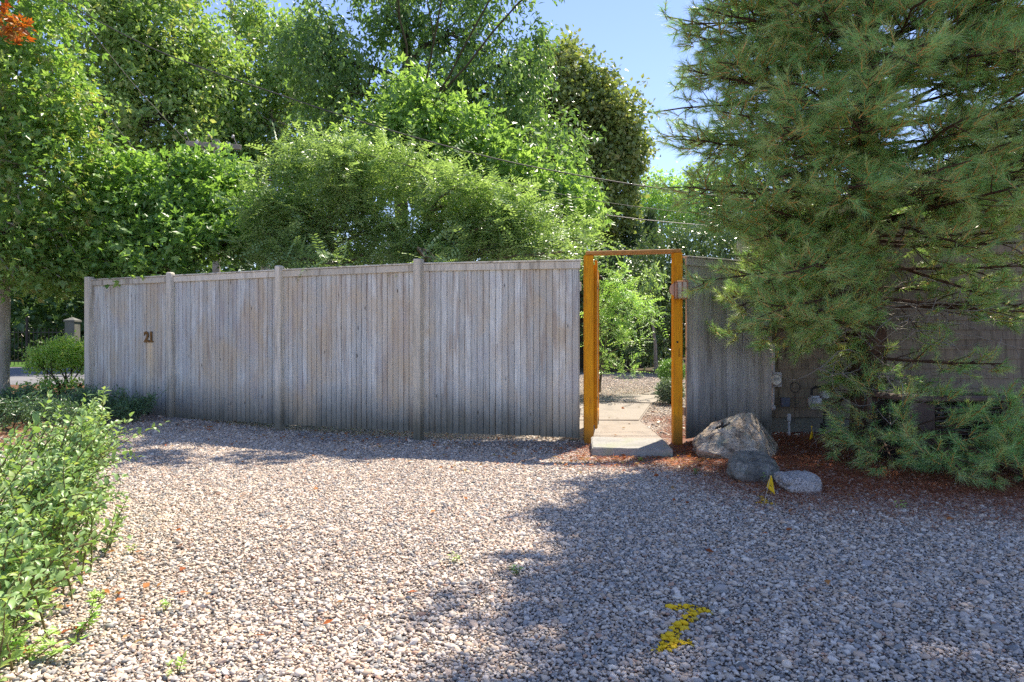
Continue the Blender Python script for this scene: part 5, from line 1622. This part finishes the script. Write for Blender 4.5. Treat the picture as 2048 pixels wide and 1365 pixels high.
# ------------------------------------------------------------------ house fittings
def fittings():
    y = WALL_Y - 0.018
    c = at(1544, 759, y)
    root = empty('electric_meter', (c[0], y, c[2]), 0, 'grey electric meter with round glass dial on the house wall', 'meter')
    link('box', box_mesh('box', -0.082, 0.082, -0.085, 0.0, -0.085, 0.085, M['metal'], 0.006), root)
    def disc(name, r, dp, mat, yy, parent, seg=28):
        bm = bmesh.new(); bmesh.ops.create_cone(bm, cap_ends=True, segments=seg, radius1=r, radius2=r * 0.93, depth=dp)
        o = link(name, bm_mesh(name, bm, mat), parent, (0, yy, 0)); o.rotation_euler = (R(90), 0, 0); return o
    disc('bezel', 0.074, 0.03, plain_mat('meter_bezel', (0.5, 0.5, 0.5), 0.3, metal=0.7), -0.101, root)
    disc('dial', 0.060, 0.03, plain_mat('meter_dial', (0.85, 0.83, 0.78), 0.25, spec=0.8), -0.118, root)
    link('face_plate', box_mesh('face_plate', -0.03, 0.03, -0.1345, -0.1335, -0.005, 0.03, M['metal']), root)
    T = Tubes(); T.add([(0, -0.03, 0.0855), (0, -0.03, 0.42)], 0.02, 10); T.build('conduit', M['metal'], root)
    T = Tubes(); T.add([(0, -0.03, -0.30), (0, -0.03, -0.0855)], 0.017, 10); T.build('conduit', M['metal'], root)
    bm = bmesh.new(); bmesh.ops.create_uvsphere(bm, u_segments=14, v_segments=10, radius=0.034)
    link('conduit_end', bm_mesh('conduit_end', bm, M['metal'], True), root, (0, -0.03, -0.33))
    # blue grey junction box
    c = at(1568, 804, y)
    o = empty('junction_box', (c[0], y, c[2]), 0, 'small blue grey junction box below and right of the meter', 'box')
    link('box', box_mesh('box', -0.045, 0.045, -0.05, 0, -0.05, 0.05, M['bluebox'], 0.005), o)
    link('lid', box_mesh('lid', -0.049, 0.049, -0.058, -0.051, -0.054, 0.054, M['bluebox'], 0.003), o)
    # cable loop on the wall
    T = Tubes(); a = np.linspace(0, 4 * math.pi, 40)
    T.add(np.stack([0.055 * np.cos(a) * (1 + 0.1 * np.sin(a * 1.3)), -0.02 - 0.004 * a / 6, 0.06 * np.sin(a)], -1), 0.004, 5)
    T.add([(0.0, -0.02, -0.05), (0.005, -0.02, -0.2), (0.0, -0.02, -0.42)], 0.004, 5)
    o = T.build('cable', M['wire'], None); c = at(1588, 775, y); o.location = (c[0], y, c[2])
    tag(o, 'coiled black cable hanging on the shingles right of the meter', 'cable')
    # grey pipe stub standing by the wall
    c = at(1578, 862, 7.7)
    o = empty('pipe', (c[0], 7.7, gh(c[0], 7.7)), 0, 'grey upright pipe with flat cap standing by the foundation', 'pipe')
    T = Tubes(); T.add([(0, 0, -0.1), (0, 0, 0.16)], 0.014, 8); T.build('tube', M['metal'], o)
    link('cap', box_mesh('cap', -0.020, 0.020, -0.016, 0.016, 0.161, 0.25, M['metal'], 0.008), o)
    # gas meter, regulator and valve
    c = at(1632, 800, y - 0.12)
    g = empty('gas_meter', (c[0], y - 0.12, c[2]), 0, 'grey gas meter and regulator with pipes on the house wall', 'meter')
    bm = bmesh.new(); box_bm(bm, -0.085, 0.045, -0.07, 0.07, -0.11, 0.05)
    bmesh.ops.bevel(bm, geom=bm.edges[:], offset=0.025, segments=3, affect='EDGES')
    link('case', bm_mesh('case', bm, M['metal'], True), g)
    bm = bmesh.new(); bmesh.ops.create_cone(bm, cap_ends=True, segments=20, radius1=0.055, radius2=0.045, depth=0.05)
    r_ = link('regulator', bm_mesh('regulator', bm, M['metal']), g, (0.10, -0.02, 0.06)); r_.rotation_euler = (R(80), 0, 0)
    T = Tubes(); T.add([(-0.05, 0, 0.05), (-0.05, 0, 0.12), (0.0, 0, 0.15), (0.10, -0.01, 0.15), (0.10, -0.02, 0.05)], 0.014, 8); T.build('pipe', M['darkmetal'], g)
    T = Tubes(); T.add([(0.10, -0.02, 0.0), (0.09, -0.02, -0.2), (0.07, -0.02, -0.42)], 0.016, 8); T.build('pipe', M['darkmetal'], g)
    link('valve', box_mesh('valve', 0.05, 0.10, -0.05, 0.01, -0.34, -0.27, M['darkmetal'], 0.006), g)
    link('tag', box_mesh('tag', 0.045, 0.07, -0.056, -0.0515, -0.44, -0.39, M['white']), g)
    # brown slatted outdoor unit
    u = empty('condenser_unit', (3.72, 6.0, 0.0), 0.05, 'brown louvred outdoor air conditioning unit under the pine', 'air conditioner')
    w_, d_, h_ = 0.40, 0.28, 0.56
    link('core', box_mesh('core', -w_ + 0.03, w_ - 0.03, -d_ + 0.03, d_ - 0.03, 0.03, h_ - 0.03, M['black']), u)
    for sx_ in (-1, 1):
        for sy_ in (-1, 1):
            link('corner_post', box_mesh('corner_post', sx_ * w_ - 0.035, sx_ * w_ + 0.035, sy_ * d_ - 0.035, sy_ * d_ + 0.035, 0.0, h_, M['brown_unit'], 0.008), u)
    link('top', box_mesh('top', -w_ - 0.04, w_ + 0.04, -d_ - 0.04, d_ + 0.04, h_ + 0.002, h_ + 0.05, M['brown_unit'], 0.012), u)
    link('side_panel', box_mesh('side_panel', -w_ + 0.037, -w_ + 0.20, -d_ - 0.01, -d_ + 0.015, 0.04, h_ - 0.004, M['brown_unit'], 0.004), u)
    for i in range(13):
        z = 0.06 + i * 0.037
        me = box_mesh('slat', -w_ + 0.205, w_ - 0.037, -0.016, 0.016, -0.005, 0.005, M['brown_unit'])
        o = link('slat', me, u, (0, -d_ - 0.004, z)); o.rotation_euler = (R(-35), 0, 0)
fittings()

# ------------------------------------------------------------------ utility pole and wires
def utility_pole():
    d = 20.0
    c = at(433, 294, d)
    root = empty('utility_pole', (c[0], d, gh(c[0], d)), 0, 'wooden utility pole with crossarm showing above the left trees', 'utility pole')
    z = c[2] - gh(c[0], d)
    T = Tubes(); T.add([(0, 0, -0.2), (0, 0, z + 0.20)], [0.13, 0.085], 12); T.build('pole', M['polewood'], root)
    arm = link('crossarm', box_mesh('crossarm', -0.93, 0.86, -0.055, 0.055, -0.075, 0.065, M['polewood'], 0.01), root, (0, -0.15, z)); arm.rotation_euler = (0, R(7), R(-12))
    T = Tubes(); T.add([(-0.5, -0.02, -0.02), (0, 0.07, -0.34)], 0.022, 6); T.build('brace', M['polewood'], arm)
    for x in (-0.85, -0.06, 0.72):
        T = Tubes(); T.add([(x, 0, 0.066), (x - 0.12, 0, 0.25)], 0.018, 6); T.build('pin', M['darkmetal'], arm)
        bm = bmesh.new(); bmesh.ops.create_cone(bm, cap_ends=True, segments=10, radius1=0.045, radius2=0.03, depth=0.09)
        link('insulator', bm_mesh('insulator', bm, M['insul'], True), arm, (x - 0.14, 0, 0.29))
    for x in (-0.52, 0.22, 0.55):
        T = Tubes(); T.add([(x, -0.08, 0.09), (x, -0.085, -0.02), (x + 0.01, -0.08, -0.12), (x + 0.02, -0.08, -0.2)], [0.035, 0.05, 0.045, 0.02], 8); T.build('fuse_cutout', M['insul'], arm)
utility_pole()

def wire(label, pts, r, mat='wire'):
    P = np.array([at(*p) for p in pts])
    s = np.linspace(0, len(P) - 1, 6 * (len(P) - 1) + 1)
    # Catmull-Rom through the points
    Q = []
    for t in s:
        i = min(int(t), len(P) - 2); f = t - i
        p0, p1, p2, p3 = P[max(i - 1, 0)], P[i], P[i + 1], P[min(i + 2, len(P) - 1)]
        Q.append(0.5 * ((2 * p1) + (-p0 + p2) * f + (2 * p0 - 5 * p1 + 4 * p2 - p3) * f * f + (-p0 + 3 * p1 - 3 * p2 + p3) * f ** 3))
    Q = np.array(Q)
    T = Tubes(); T.add(Q - Q[0], r, 6)
    o = T.build('overhead_wire', M[mat], None); o.location = tuple(Q[0])
    tag(o, label, 'wire', 'overhead wires')
wire('thick twisted black cable running from upper left to the pine', [(60, -40, 9.6), (170, 28, 9.4), (330, 108, 9.3), (560, 190, 9.2), (760, 255, 9.1), (1000, 320, 9.0), (1220, 362, 8.9), (1400, 388, 8.8), (1560, 405, 8.7)], 0.0085)
wire('thin wire under the thick cable in the centre', [(560, 245, 9.1), (760, 318, 9.0), (960, 355, 8.9), (1210, 405, 8.9), (1500, 440, 8.8)], 0.004)
wire('pale thin wire passing above the gate lintel', [(700, 395, 13), (900, 405, 13), (1160, 425, 13), (1300, 441, 13), (1480, 457, 13), (1600, 466, 13)], 0.007, 'palewire')
wire('upper of three pale wires right of the utility pole', [(470, 340, 18), (500, 355, 18), (560, 362, 18), (760, 380, 18)], 0.010, 'palewire')
wire('middle of three pale wires right of the utility pole', [(470, 352, 18), (500, 363, 18), (560, 371, 18), (760, 392, 18)], 0.010, 'palewire')
wire('lowest of three pale wires right of the utility pole', [(470, 366, 18), (500, 374, 18), (570, 383, 18), (760, 408, 18)], 0.010, 'palewire')
wire('thin wire rising left from the crossarm to the sky', [(140, 120, 15), (200, 210, 17), (270, 300, 19), (300, 330, 20)], 0.008, 'palewire')
wire('thin wire crossing the tall dark trunk down to the crossarm', [(120, -20, 14), (260, 160, 17), (372, 282, 19.9)], 0.007, 'palewire')

tris = 0
for o in sc.objects:
    if o.type == 'MESH': tris += sum(len(p.vertices) - 2 for p in o.data.polygons) if len(o.data.polygons) < 2000 else len(o.data.loops) - 2 * len(o.data.polygons)
print('TRIS', tris, 'OBJECTS', len(sc.objects))
